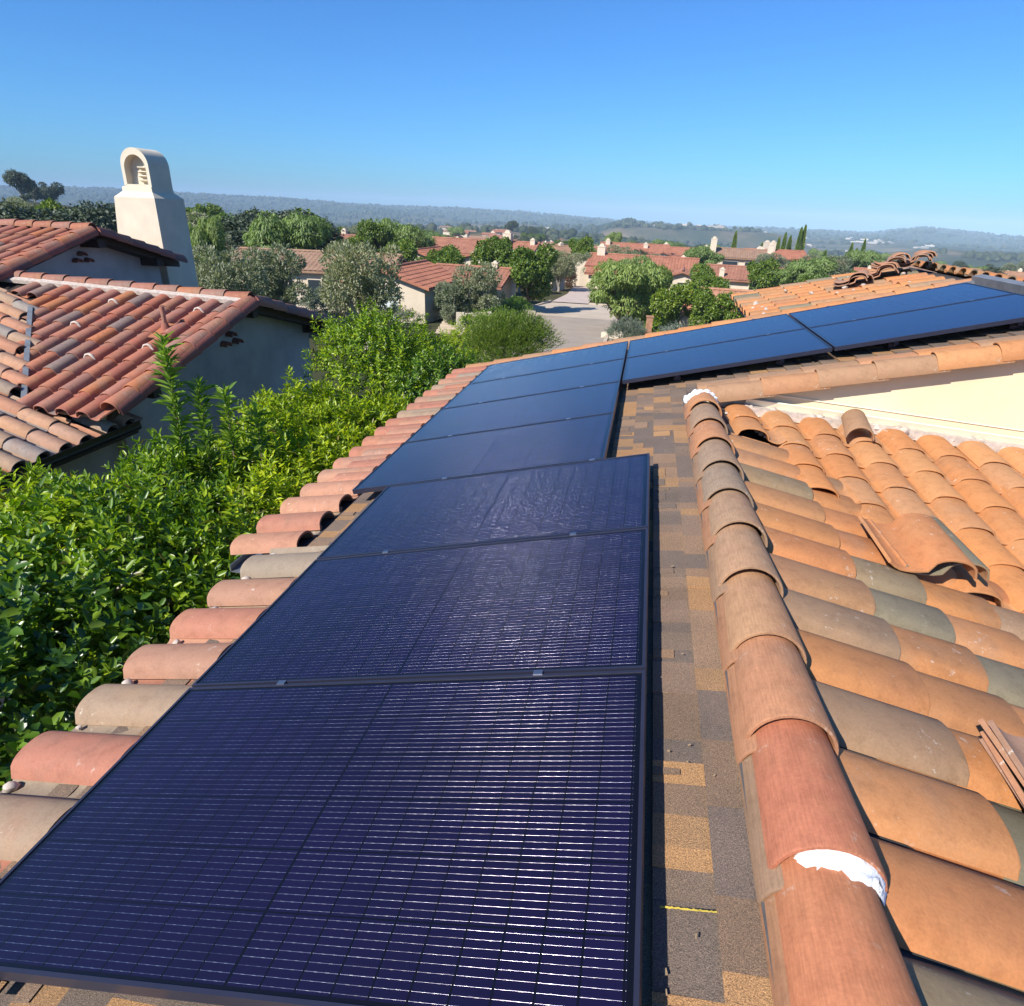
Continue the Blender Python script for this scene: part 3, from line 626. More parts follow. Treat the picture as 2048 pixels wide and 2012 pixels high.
# back slope and decks
mb = MB()
mb.prism([LP(-.05, -3.06, -.96), LP(-.05, 0, -.09), LP(-.05, 2.9, -.87), LP(-.05, 2.9, -.97), LP(-.05, 0, -.21), LP(-.05, -3.06, -1.06)], np.array([-4.1, 0, -4.1 * SH]))
NP(mb.build('roof_deck', M_dark, nb))
mb = MB(); mb.prism([LP(-4.15, -1.2, -.45), LP(-4.15, 0, -.09), LP(-4.15, 0, -.3), LP(-4.15, -1.2, -.6)], np.array([-4, 0, .08])); NP(mb.build('roof_deck', M_dark, nb))
T = Tiles(GN); x = -.32
while x > -4.6:
    y = .16
    while y < 2.85: T.put(LP(x + .32, y, nslope(y)) - np.array([0, sK, 1]) * .06, -EX, unit((0, 1, -sK)), .01); y += .385
    x -= .287
NP(T.build('back_roof', M_nb, nb))
GNc = tile_geo(barrel_profile(.115, -88, 88), .46, .015, 0, .02, .9)
x = -.02
while x > -8: NP(one_tile('ridge_tile', GNc, M_nb, LP(x - .44, 0, -.055), (0, 1, 0), (1, 0, SH))); x -= .405
GNr = tile_geo(barrel_profile(.125, -92, 100), .44, .015, 0, .022, .93)
for sgn, sl, ln in ((-1, sA, 3.05), (1, sK, 2.95)):
    s = .02
    while s < ln - .1: NP(one_tile('rake_tile', GNr, M_nb if sgn < 0 and False else M_nbrake if sgn > 0 else M_nb, LP(-.015, sgn * s, -sl * s - .075), (1, 0, 0), (0, sgn, -sl))); s += .38
    # upright outer rake tiles hanging on the gable side
    s = .0
    while s < ln - .1: NP(one_tile('rake_tile', tile_geo(barrel_profile(.12, 22, 100, 9), .44, .015, 0, .018), M_nbrake, LP(.012, sgn * s, -sl * s - .10), (1, 0, 0), (0, sgn, -sl))); s += .38
# section C: slope facing right, eave along the side passage
sC = .355; dC = unit((1, 0, -sC)); zC = lambda x: -.842 - (x + 1.196) * sC
T = Tiles(GN); y = -4.9
while y < -1.0:
    x = -.62
    while x > -5:
        if y < -2.78: okx = -9
        xv = VX1[0] + (y + .15 - VX1[1]) / (VX2[1] - VX1[1]) * (VX2[0] - VX1[0])
        if y + .15 < VX1[1] or x < xv - .12: T.put(LP(x, y, zC(x), False) - np.array([sC, 0, 1]) * .07, (0, 1, 0), dC, .012)
        x -= .375
    y += .29
for yy in (-3.05, -2.76): T.put(LP(-.62, yy, zC(-.62), False) - np.array([sC, 0, 1]) * .07, (0, 1, 0), dC, .012)
NP(T.build('side_roof', M_nbc, nb))
mb = MB(); mb.prism([LP(-.2, -5.0, zC(-.2) - .09, False), LP(-4.6, -5.0, zC(-4.6) - .09, False), LP(-4.6, -5.0, zC(-4.6) - .2, False), LP(-.2, -5.0, zC(-.2) - .2, False)], (0, 2.45, 0))
NP(mb.build('roof_deck', M_dark, nb))
mb = MB(); p0, p1 = LP(VX1[0], VX1[1], -.86), LP(VX2[0], VX2[1], -.27); ax = unit(p1 - p0); mb.box((p0 + p1) / 2 + (0, 0, -.03), (np.linalg.norm(p1 - p0) / 2 + .1, .03, .02), (ax, unit(np.cross((0, 0, 1), ax)), (0, 0, 1)))
NP(mb.build('valley_flashing', M_greyflash, nb))
mb = MB(); mb.tube([LP(-.19, -5.2, -1.30, False), LP(-.19, -2.55, -1.30, False)], .055, 10); mb.box(LP(-.135, -3.9, -1.25, False), (.006, 1.33, .03)); NP(mb.build('gutter', M_black, nb, True))
mb = MB(); mb.tube([LP(-1.1, -3.12, -1.0), LP(-.1, -3.12, -1.0)], .045, 10); NP(mb.build('gutter', M_galv, nb, True))
mb = MB(); mb.tube([LP(-.633, -1.19, -.42), LP(-.633, -1.19, -.05)], .032, 10); NP(mb.build('vent_pipe', M_nb, nb, True))
mb = MB(); mb.box(LP(-.633, -1.25, -.37), (.17, .22, .008), (EX, (0, 1, sA), (0, -sA, 1))); mb.tube([LP(-.633, -1.19, -.40), LP(-.633, -1.19, -.27)], [.09, .04], 10); NP(mb.build('pipe_flashing', M_nb, nb, True))
# walls
mb = MB(); gz = NG - NE[2]
mb.prism([LP(-.42, -2.55, gz, False), LP(-.42, -2.55, -.90), LP(-.42, 0, -.19), LP(-.42, 2.45, -.84), LP(-.42, 2.45, gz, False)], (-.2, 0, 0))
mb.prism([LP(-.55, -5.4, gz, False), LP(-.55, -5.4, -1.32, False), LP(-.55, -2.56, -1.32, False), LP(-.55, -2.56, gz, False)], (-.2, 0, 0))
mb.box(LP(-3, 2.35, gz / 2 - .45, False), (2.3, .1, -gz / 2 - .5))
NP(mb.build('wall', M_nbwall, nb))
def gvent(x, y, z):
    mb = MB(); t = tile_geo(barrel_profile(.075, -88, 88, 11), .16, .014); V = np.array([(x + .02 - l + .1, y + a, z + n) for a, l, n in t[0]]); mb.add(V + NE, [tuple(f) for f in t[1]]); NP(mb.build('gable_vent', M_nbrake, nb, True))
    mb = MB(); mb.prism([NE + (x + .004, y + .062 * math.cos(a), z + .062 * math.sin(a)) for a in np.linspace(0, math.pi, 9)], (-.0035, 0, 0)); NP(mb.build('gable_vent', M_black, nb))
for dy, dz in ((-.27, -.735), (.04, -.74), (-.10, -.61)): gvent(-.42, dy, dz)
for y_, z_ in ((-2.3, -.92), (.1, -.26), (2.3, -.86)):
    mb = MB(); mb.box(LP(-.28, y_, z_), (.26, .07, .07)); NP(mb.build('rafter_tail', M_dark, nb))
# upper gable behind
ux = -4.3; ue = (1.9, .779); us = .285
def UP(x, y, z): return NE + np.array([ux + x, y, z])
def uz(y): return ue[1] - abs(y - ue[0]) * us
T = Tiles(GN); x = -.32
while x > -6:
    y = ue[0] - .14
    while y > -.25: T.put(UP(x, y, uz(y)) - np.array([0, -us, 1]) * .07, (1, 0, 0), unit((0, -1, -us)), .012); y -= .385
    x -= .287
NP(T.build('upper_roof', M_nb, nb))
T = Tiles(GN); x = -.05
while x > -5:
    y = ue[0] + .14
    while y < 4.2: T.put(UP(x, y, uz(y)) - np.array([0, us, 1]) * .07, (-1, 0, 0), unit((0, 1, -us)), .012); y += .385
    x -= .287
NP(T.build('upper_roof', M_nb, nb))
x = -.02
while x > -5: NP(one_tile('ridge_tile', GNc, M_nb, UP(x - .44, ue[0], ue[1] - .05), (0, 1, 0), (1, 0, 0))); x -= .405
for sgn, ln in ((-1, 2.15), (1, 2.35)):
    s = .02
    while s < ln - .1:
        NP(one_tile('rake_tile', GNr, M_nb if sgn < 0 else M_nbrake, UP(-.015, ue[0] + sgn * s, ue[1] - us * s - .075), (1, 0, 0), (0, sgn, -us)))
        NP(one_tile('rake_tile', tile_geo(barrel_profile(.12, 22, 100, 9), .44, .015, 0, .018), M_nbrake, UP(.012, ue[0] + sgn * s, ue[1] - us * s - .10), (1, 0, 0), (0, sgn, -us))); s += .38
mb = MB(); mb.prism([UP(-.05, -.25, uz(-.25) - .08), UP(-.05, ue[0], ue[1] - .08), UP(-.05, 4.2, uz(4.2) - .08), UP(-.05, 4.2, uz(4.2) - .2), UP(-.05, ue[0], ue[1] - .2), UP(-.05, -.25, uz(-.25) - .2)], (-5.5, 0, 0)); NP(mb.build('roof_deck', M_dark, nb))
mb = MB(); mb.prism([UP(-.42, .05, -1.2), UP(-.42, .05, uz(.05) - .17), UP(-.42, ue[0], ue[1] - .18), UP(-.42, 4.0, uz(4.0) - .17), UP(-.42, 4.0, -3)], (-.2, 0, 0)); mb.box(UP(-3, 3.9, -1.6), (2.3, .1, 1.4)); mb.box(UP(-3, 1.9, -1.9), (2.3, 1.9, 1.0)); NP(mb.build('wall', M_nbwall, nb))
for dy, dz in ((1.76, .15), (2.035, .14), (1.905, .26)): gvent(ux - .42, dy, dz)
for y_ in (ue[0] + .15, 3.55):
    mb = MB(); mb.box(UP(-.26, y_, uz(y_) - .24), (.25, .09, .08)); NP(mb.build('rafter_tail', M_dark, nb))
# chimney (world metres): shaft, sloped shoulder, arched open hood
cx0, cx1, cy0, cy1, czt = -9.93, -8.92, 13.0, 13.98, 1.87
mb = MB(); gzc = -2.5
def fr(mb, z0, i0, z1, i1):
    a = [(cx0 + i0, cy0 + i0, z0), (cx1 - i0, cy0 + i0, z0), (cx1 - i0, cy1 - i0, z0), (cx0 + i0, cy1 - i0, z0)]; c = [(cx0 + i1, cy0 + i1, z1), (cx1 - i1, cy0 + i1, z1), (cx1 - i1, cy1 - i1, z1), (cx0 + i1, cy1 - i1, z1)]
    mb.add(a + c, [(0, 1, 5, 4), (1, 2, 6, 5), (2, 3, 7, 6), (3, 0, 4, 7)])
mb.add([(cx0 - .5, cy0 - .03, gzc), (cx1 + .03, cy0 - .03, gzc), (cx1 + .03, cy1 + .03, gzc), (cx0 - .5, cy1 + .03, gzc), (cx0, cy0, czt - .1), (cx1, cy0, czt - .1), (cx1, cy1, czt - .1), (cx0, cy1, czt - .1)], [(0, 1, 5, 4), (1, 2, 6, 5), (2, 3, 7, 6), (3, 0, 4, 7)]); fr(mb, czt - .10, 0, czt + .02, .13); fr(mb, czt + .02, .13, czt + .12, .14); mb.add([(cx0 + .14, cy0 + .14, czt + .12), (cx1 - .14, cy0 + .14, czt + .12), (cx1 - .14, cy1 - .14, czt + .12), (cx0 + .14, cy1 - .14, czt + .12)], [(0, 1, 2, 3)])
ch = NP(mb.build('chimney', M_stucco, nb))
def hood(x0, x1, y0, y1, z0, ro, hs_, th):
    """arched barrel hood open to the front, with sloped louvre bars inside"""
    xc = (x0 + x1) / 2; hw = (x1 - x0) / 2; mb = MB(); n = 22
    out = [(hw * math.cos(a), hs_ + hw * 1.02 * math.sin(a)) for a in np.linspace(0, math.pi, n)]; out = [(hw, 0)] + out + [(-hw, 0)]
    f = 1 - th / hw; inn = [(p[0] * f, max(.05, p[1] * (1 - .8 * th / hw) if p[1] > 0 else .05)) for p in out]
    V = [(xc + p[0], y0, z0 + p[1]) for p in out] + [(xc + p[0], y0, z0 + p[1]) for p in inn] + [(xc + p[0], y1, z0 + p[1]) for p in out] + [(xc + p[0], y1, z0 + p[1]) for p in inn]
    k = len(out); F = []
    for i in range(k - 1): F += [(i, i + 1, k + i + 1, k + i), (i, 2 * k + i, 2 * k + i + 1, i + 1), (k + i, k + i + 1, 3 * k + i + 1, 3 * k + i), (2 * k + i, 3 * k + i, 3 * k + i + 1, 2 * k + i + 1)]
    mb.add(V, F); mb.box((xc, (y0 + y1) / 2, z0 + .025), (hw * .97, (y1 - y0) / 2 - .003, .024))
    pts = [(xc + p[0] * .995, y0 + .20, z0 + p[1]) for p in inn]; mb.prism(pts, (0, .03, 0)); return mb
h = hood(cx0 + .19, cx1 - .14, cy0 + .16, cy1 - .14, czt + .12, .3, .42, .075).build('chimney_hood', M_stucco, None, True, 30); h.parent = ch; h.location = Vector((0, 0, 0))
mb = MB()
for k in range(4): mb.box((cx1 - .40, cy0 + .30, czt + .24 + .085 * k), (.10, .05, .010), ((1, 0, 0), (0, 1, -.4), (0, .4, 1)))
g = mb.build('chimney_louvre', M_stucco, None); g.parent = ch
# ------------------------------------------------------------------ foliage tools
def leaves(P, D, Uv, L, Wd, fold=.25, shape=(.32, .72)):
    """folded leaves of 6 corners: P base, D along, Uv up-facing, L length, Wd width (arrays)"""
    n = len(P); D = D / (np.linalg.norm(D, axis=1)[:, None] + 1e-9); X = np.cross(D, Uv); X /= np.linalg.norm(X, axis=1)[:, None] + 1e-9; Nn = np.cross(X, D)
    L = np.broadcast_to(np.asarray(L, float), (n,))[:, None]; Wd = np.broadcast_to(np.asarray(Wd, float), (n,))[:, None]; up = Nn * Wd * fold
    V = np.stack([P, P + D * L * shape[0] + X * Wd * .5 + up, P + D * L * shape[1] + X * Wd * .42 + up * .8, P + D * L - Nn * L * .06, P + D * L * shape[1] - X * Wd * .42 + up * .8, P + D * L * shape[0] - X * Wd * .5 + up], 1)
    b = np.arange(n)[:, None] * 6
    return V.reshape(-1, 3), np.concatenate([b + np.array([0, 1, 2, 3]), b + np.array([0, 3, 4, 5])])
def rdir(n): v = rng.normal(0, 1, (n, 3)); return v / np.linalg.norm(v, axis=1)[:, None]
def rosettes(C, O, nl, L, Wd, stem=.12, spread=(45, 80), fold=.25):
    """twigs at C pointing along O, each carrying nl leaves in a spiral"""
    n = len(C); a = np.cross(O, np.where(np.abs(O[:, 2:3]) > .9, [[1., 0, 0]], [[0, 0, 1.]])); a /= np.linalg.norm(a, axis=1)[:, None]; c = np.cross(O, a)
    k = np.arange(nl); ang = (k * 2.4)[None] + rng.uniform(0, 6.3, (n, 1)) + rng.normal(0, .2, (n, nl)); t = (k / max(1, nl - 1))[None] + rng.normal(0, .06, (n, nl))
    sp = np.radians(spread[1] + (spread[0] - spread[1]) * t) + rng.normal(0, .15, (n, nl))
    rad = np.cos(ang)[..., None] * a[:, None] + np.sin(ang)[..., None] * c[:, None]
    D = np.cos(sp)[..., None] * O[:, None] + np.sin(sp)[..., None] * rad
    P = C[:, None] + O[:, None] * (t * stem)[..., None]
    U = O[:, None] + .15 * rng.normal(0, 1, (n, nl, 3)); sc = (1 - .35 * t) * rng.uniform(.7, 1.2, (n, nl))
    return leaves(P.reshape(-1, 3), D.reshape(-1, 3), U.reshape(-1, 3), (L * sc).ravel(), (Wd * sc).ravel(), fold)
def joinVF(parts):
    V, F, n = [], [], 0
    for v, f in parts: V.append(v); F.append(f + n); n += len(v)
    return np.concatenate(V), np.concatenate(F)
def shrub(label, loc, blobs, ntw, nl, L, Wd, mt, stem=.12, spread=(40, 80), cat='shrub', group=None, name='shrub', inner=.35, shoots=(), mt2=None):
    """blobs: (dx,dy,dz,rx,ry,rz) from the base at ground level"""
    x, y = loc; z = float(H(x, y)); e = empty(name, (x, y, z), 0, label, cat, group)
    B = np.array(blobs, float); w = (B[:, 3] * B[:, 4] + B[:, 4] * B[:, 5] + B[:, 3] * B[:, 5]); pick = rng.choice(len(B), ntw, p=w / w.sum()); Bp = B[pick]
    d = rdir(ntw); d[:, 2] = np.where(rng.random(ntw) < .55, np.abs(d[:, 2]), d[:, 2])
    lump_ = 1 + .26 * np.sin(d[:, 0] * 6 + pick) * np.sin(d[:, 1] * 7 + 1.3 * pick) * np.sin(d[:, 2] * 6 + pick) + .12 * np.sin(d[:, 2] * 9 + d[:, 0] * 7)
    s = np.where(rng.random(ntw) < inner, rng.uniform(.45, .85, ntw), rng.uniform(.86, 1.06, ntw)) * lump_
    C = Bp[:, :3] + d * Bp[:, 3:] * s[:, None]; O = d / Bp[:, 3:]; O /= np.linalg.norm(O, axis=1)[:, None]; O = O + np.array([0, 0, .55]) + rng.normal(0, .3, (ntw, 3)); O /= np.linalg.norm(O, axis=1)[:, None]
    hl = np.sin((C[:, 0] + x) * 7.3) * np.sin((C[:, 1] + y) * 6.7 + 1) * np.sin(C[:, 2] * 7.9 + x); keep = (C[:, 2] > .1) & (hl < .34); V, F = rosettes(C[keep], O[keep], nl, L, Wd, stem, spread)
    f = mobj('foliage', raw_mesh('foliage', V, F), mt, e)
    mb = MB()
    for bb in B: mb.tube([(rng.normal(0, .05), rng.normal(0, .05), -.1), (bb[0] * .6, bb[1] * .6, bb[2] * .5), (bb[0], bb[1], bb[2] + bb[5] * .3)], [.035, .025, .008], 6)
    mb.build('stem', M_bark, e, True)
    for (sx, sy, z0, z1, n_) in shoots:
        tt = np.linspace(0, 1, n_); lean = rng.normal(0, .04, 2); C2 = np.stack([sx + lean[0] * tt, sy + lean[1] * tt, z0 + (z1 - z0) * tt], 1)
        C2 = C2 + rng.normal(0, .006, C2.shape); O2 = np.tile([0, 0, 1.], (n_, 1)) + rng.normal(0, .05, (n_, 3)); O2 /= np.linalg.norm(O2, axis=1)[:, None]
        V2, F2 = rosettes(C2, O2, 6, L * 1.55, Wd * 1.15, .035, (25, 78)); k = len(C2)
        mobj('shoot', raw_mesh('shoot', V2, F2), mt2 or mt, e); m2 = MB(); m2.tube([(sx, sy, z0 - .5), tuple(C2[n_ // 2]), tuple(C2[-1])], [.012, .009, .003], 6); m2.build('stem', M_bark, e, True)
    return e
GZh = 3.4
# the hedge between the two houses
shrub('dark glossy broad-leaved shrub crowding the nearest eave tiles at the left edge', (-1.55, 1.25), [(0, 0, 2.05, .85, .95, .95), (-.55, .5, 2.25, .8, .9, .8), (.1, .8, 2.1, .75, .8, .85), (.1, -.9, 1.8, .8, .9, .9)], 1700, 7, .11, .060, L_dark, .18, (35, 75))
shrub('mid green glossy shrub behind the dark one, below the roof gutter step', (-1.5, 2.55), [(0, 0, 2.13, .72, .8, .8), (.1, .6, 2.08, .65, .7, .75), (-.6, .4, 2.33, .75, .8, .75)], 1500, 8, .115, .045, L_mid, .17, (35, 75))
shrub('yellow-green shrub in front of the faded side roof at the left edge', (-3.0, 3.0), [(0, 0, 2.22, .85, .75, .55), (.3, .55, 2.27, .7, .6, .48), (-.5, .3, 2.37, .65, .65, .5)], 1150, 9, .125, .036, L_lime, .15, (30, 72))
shrub('shrub with two tall leafy shoots rising above the hedge before the gable wall', (-2.35, 4.15), [(0, 0, 2.03, .75, .85, .7), (-.4, .6, 2.33, .5, .55, .5), (.5, .2, 1.93, .6, .7, .6)], 1400, 9, .12, .037, L_mid, .16, (35, 75), shoots=((-.28, .62, 2.5, 3.96, 44), (-.02, .66, 2.4, 3.52, 32), (.22, .75, 2.4, 3.45, 30), (.45, .9, 2.3, 3.2, 24)), mt2=L_shoot)
shrub('bright green rounded shrub between the tall shoots and the yellow bushes', (-2.2, 5.75), [(0, 0, 2.08, .75, .8, .72), (-.3, .45, 2.33, .55, .6, .55), (.45, -.2, 1.98, .65, .75, .62)], 1500, 9, .115, .035, L_lime, .15, (35, 75))
shrub('yellow lime shrub leaning over the eave tiles beside the shifted panels', (-1.6, 5.0), [(0, 0, 2.08, .6, .7, .65), (.15, -.7, 2.08, .5, .6, .6), (.1, .7, 2.28, .5, .6, .5)], 1200, 9, .115, .036, L_lime, .15, (35, 75))
shrub('large lime green shrub in the middle of the hedge below the bushy dark one', (-1.95, 7.1), [(0, 0, 2.19, .8, .75, .6), (.4, .3, 2.14, .6, .6, .55), (-.55, -.1, 2.34, .55, .6, .55)], 1500, 9, .115, .036, L_lime, .15, (35, 75))
shrub('tall rounded dark green bush at the far end of the hedge', (-2.25, 9.25), [(0, 0, 2.58, 1.05, .95, 1.0), (.55, .3, 2.48, .85, .8, .8), (-.35, .2, 2.93, .75, .7, .6)], 2200, 9, .085, .030, L_mid, .13, (35, 75))
shrub('darker lower bush against the eave corner at the end of the hedge', (-1.25, 8.7), [(0, 0, 2.35, .62, .7, .72), (.15, .7, 2.5, .5, .6, .6)], 1000, 9, .085, .03, L_dark, .13, (35, 75))
shrub('small pale lime shrub beyond the eave corner, next to the spiky hedge', (-1.6, 12.3), [(0, 0, 1.70, .7, .7, .6), (.6, .3, 1.65, .6, .6, .5)], 900, 8, .09, .028, L_lime, .13, (35, 75))
shrub('feathery dark green hedge shrub beyond the roof corner beside the street', (-3.05, 23.2), [(0, 0, 1.3, 1.15, .9, .95), (.85, .2, 1.3, .9, .8, .9), (-.7, .1, 1.1, .7, .7, .7), (.4, -.5, .9, .9, .6, .8)], 4200, 8, .13, .024, L_citrus, .35, (12, 38))
shrub('lime shrub at the foot of the feathery hedge by the garden steps', (-5.3, 25.2), [(0, 0, .8, .9, .8, .7), (.9, -.3, .7, .7, .7, .6)], 800, 8, .12, .035, L_lime, .15, (35, 75))
# ------------------------------------------------------------------ trees: unit prototypes (height 1, crown width 1)
def tree_proto(kind, seed):
    global rng
    keep = rng; rng = np.random.default_rng(seed); blobs = []; lf = []
    if kind == 'cypress':
        n = 2600; z = rng.uniform(.04, 1, n); rad = .5 * np.minimum(1, z * 6) * np.sqrt(np.clip(1 - z, 0, 1)) ** .9 * rng.uniform(.6, 1.08, n); a = rng.uniform(0, 6.283, n)
        P = np.stack([rad * np.cos(a), rad * np.sin(a), z], 1); D = np.stack([.25 * np.cos(a), .25 * np.sin(a), np.full(n, .5)], 1) * np.array([1, 1, .3]) + rng.normal(0, .08, (n, 3)); lf.append(leaves(P, D, rdir(n), rng.uniform(.04, .09, n) , .06))
        tips = [(0, 0, .5)]
    else:
        nb_ = dict(pepper=12, olive=12, citrus=11, eucalyptus=11)[kind]; zc = dict(pepper=.54, olive=.55, citrus=.50, eucalyptus=.54)[kind]
        for i in range(nb_):
            a = i * 2.4 + rng.uniform(-.4, .4); rr = .37 * math.sqrt((i + .3) / nb_) * rng.uniform(.8, 1.15); s = rng.uniform(.10, .24) * (1.15 if i < 3 else .92)
            blobs.append((rr * math.cos(a), rr * math.sin(a), zc + rng.uniform(-.26, .24) * (1.25 - rr * 1.5), s, s, s * rng.uniform(.75, 1.0)))
        B = np.array(blobs); B[:, 2] += (1 - (B[:, 2] + B[:, 5]).max()); nt_ = dict(pepper=17000, olive=13000, citrus=14000, eucalyptus=9000)[kind]
        w = B[:, 3] ** 2; pk = rng.choice(len(B), nt_, p=w / w.sum()); d = rdir(nt_); s = rng.uniform(.55, 1.08, nt_) ** .6; clump = 1 + .22 * np.sin(d[:, 0] * 6 + pk * 2.1) * np.sin(d[:, 1] * 7 + pk) * np.sin(d[:, 2] * 6 + .5 * pk)
        P = B[pk, :3] + d * B[pk, 3:] * (s * clump)[:, None]
        holes = np.sin(P[:, 0] * 23 + seed) * np.sin(P[:, 1] * 21 + 2 * seed) * np.sin(P[:, 2] * 24); P = P[holes < (.34 if kind != 'olive' else .22)]; d = d[holes < (.34 if kind != 'olive' else .22)]; n = len(P)
        if kind == 'pepper': D = np.stack([d[:, 0] * .4, d[:, 1] * .4, -.75 * np.ones(n)], 1) + rng.normal(0, .3, (n, 3)); L, Wd = rng.uniform(.03, .065, n), .014
        elif kind == 'olive': D = d + np.array([0, 0, .35]) + rng.normal(0, .55, (n, 3)); L, Wd = rng.uniform(.025, .05, n), .014
        elif kind == 'citrus': D = d * .6 + rng.normal(0, .7, (n, 3)); L, Wd = rng.uniform(.028, .046, n), .025
        else: D = d * .4 + np.array([0, 0, -.3]) + rng.normal(0, .5, (n, 3)); L, Wd = rng.uniform(.026, .05, n), .024
        U = d + np.array([0, 0, .5]) + rng.normal(0, .35, (n, 3)); lf.append(leaves(P, D, U, L, Wd, .15)); tips = [tuple(bq[:3]) for bq in B]
    V, F = joinVF(lf); cm = raw_mesh('crown', V, F); cm.materials.append(dict(pepper=L_pepper, olive=L_olive, citrus=L_citrus, eucalyptus=L_euc, cypress=L_citrus)[kind])
    mb = MB(); fork = .14 if kind in ('olive', 'pepper') else .2; r0 = .035 if kind != 'cypress' else .03
    mb.tube([(0, 0, -.05), (.01, .01, fork * .5), (.02, -.01, fork)], [r0 * 1.2, r0, r0 * .85], 8)
    for tp in tips: mb.tube([(.02, -.01, fork - .02), (tp[0] * .5 + rng.normal(0, .02), tp[1] * .5 + rng.normal(0, .02), (fork + tp[2]) * .52), tp], [r0 * .6, r0 * .4, r0 * .1], 6)
    tm = raw_mesh('trunk', mb.V, mb.F, True, 60); tm.materials.append(M_palebark if kind in ('olive', 'eucalyptus') else M_bark)
    rng = keep; return cm, tm
PROTO = {k: [tree_proto(k, 11 * i + j) for j in range(3 if k != 'cypress' else 1)] for i, k in enumerate(('pepper', 'olive', 'citrus', 'eucalyptus', 'cypress'))}
PN = dict(pepper='pepper_tree', olive='olive_tree', citrus='citrus_tree', eucalyptus='eucalyptus_tree', cypress='cypress_tree')
tcount = [0]
def tree(kind, x, y, h, w, label, group, zoff=0):
    tcount[0] += 1; cm, tm = PROTO[kind][tcount[0] % len(PROTO[kind])]
    e = empty(PN[kind], (x, y, float(H(x, y)) + zoff), rng.uniform(0, 6.28), label, 'tree', group); e.scale = (w, w * rng.uniform(.9, 1.1), h)
    mobj('crown', cm, None, e); mobj('trunk', tm, None, e); return e
MT = [('pepper',-25.72,38.61,5.97,2.6,'bright green tree just right of the big chimney'),('pepper',-26.31,50.02,6.34,6.6,'large bright green weeping tree behind the silvery olives'),('pepper',-27.37,79.14,6.63,6.9,'bright green rounded tree standing before the red roof with two chimneys'),
('citrus',-28.66,73.27,6.18,3.9,'dark olive-green tree at the left side of a bright rounded tree'),('olive',-18.45,29.05,4.48,3.3,'silvery olive tree next to the chimney shaft, above the neighbour ridge'),('olive',-18.46,33.78,4.57,4.3,'wide silvery olive tree at the end of the neighbour ridge'),
('olive',-10.8,28.3,4.8,3.9,'big grey olive tree partly hiding the arched window house'),('citrus',-25.47,59.4,4.68,4.2,'dark green tree behind the big grey olive'),('citrus',-22.47,62.82,4.59,4.0,'dense green tree left of the small gable with a shaded wall'),
('citrus',-11.85,59.79,5.08,4.2,'dusky green round tree above the pale olive by the street'),('citrus',-6.62,48.6,4.79,3.7,'dark leafy citrus tree at the left side of the street'),('olive',-7.72,38.16,3.89,3.5,'pale silvery olive tree with white trunks before the street'),
('olive',-6.97,68.76,3.93,4.0,'grey olive tree behind the dark street citrus'),('pepper',0.61,41.31,4.33,4.2,'feathery green tree on the right side of the street, before the long red roof'),('citrus',2.8,49.32,3.69,2.3,'dark tree close behind the feathery street tree'),
('citrus',3.69,39.28,3.42,2.6,'bushy citrus right of the feathery street tree'),('citrus',5.63,37.14,3.17,2.5,'round citrus beside the roof corner, in front of a low tiled roof'),('citrus',6.91,61.12,3.64,2.7,'dark green tree between the long red roof and a low tiled roof'),
('pepper',8.77,94.07,5.13,5.2,'green leafy tree left of the white chimneys'),('citrus',-6.99,90.9,5.38,4.2,'bright dark-green round tree left of the long red roof'),('olive',-5.47,78.99,3.61,3.4,'grey olive next to the white garden gate'),
('pepper',-5.89,149.1,7.46,4.2,'slender pale green tree above the end of the long red roof'),('citrus',12.19,64.51,4.22,3.6,'dark citrus right of the white gable end'),('pepper',16.7,69.78,4.69,5.6,'feathery green tree just above the near roof slope, right of the citrus'),
('olive',22.19,81.86,4.75,5.0,'grey-green tree right of the feathery one near the tile stacks'),('pepper',36.11,119.5,5.93,6.2,'far green tree behind the loose tile stacks'),('citrus',-50.29,53.22,6.64,3.6,'bright lime round tree above the upper gable roof at left'),
('eucalyptus',-214.3,207.3,10.5,8.5,'tallest dark eucalyptus on the hill at the far left'),('eucalyptus',-219,216.9,8.8,6.5,'middle dark eucalyptus of three on the left hill'),('eucalyptus',-222.7,227.3,9.6,10.,'right-hand wide eucalyptus of three on the left hill'),
('eucalyptus',-100.9,509,10,10,'dark eucalyptus on the brown knoll in the distance'),('eucalyptus',-89.4,531.5,9.5,11,'wide dark eucalyptus beside another on the brown knoll'),
('olive',-9.2,37.2,2.9,2.3,'small grey olive at the corner of the arched window house')]
for k, x, y, h, w, lb in MT: tree(k, x, y, h, w * 1.12, lb, 'trees of the neighbourhood')
for k, x, y, h, w, lb in [('citrus', -9.6, 53.5, 3.3, 3.2, 'dark round tree at the left kerb of the cul-de-sac'), ('olive', -10.2, 64, 4.0, 4.2, 'grey olive left of the far driveway'), ('pepper', 1.2, 66, 4.0, 4.6, 'green tree just in front of the long red roof'), ('citrus', 6.6, 52, 3.4, 3.4, 'dark tree left of the orange barrel tile roof'), ('olive', -2.0, 95, 4.6, 5.0, 'grey tree behind the left end of the long red roof'), ('citrus', -16.5, 58, 4.2, 4.4, 'leafy tree in front of the two-chimney house'), ('olive', -30.5, 44, 5.0, 5.5, 'silvery tree right beside the bright green tree near the chimney'), ('citrus', 15.5, 58, 3.4, 3.4, 'dark bushy tree above the roof corner with mortar lumps')]: tree(k, x, y, h, w, lb, 'trees of the neighbourhood')
P0 = [(('citrus', 'pepper', 'olive', 'eucalyptus')[i % 4]) for i in range(400)]
def occupied(x, y): return abs(x + 2) < 7 and y < 80 or (-14 < x < 16 and y < 90 and y > 60)
n = 0
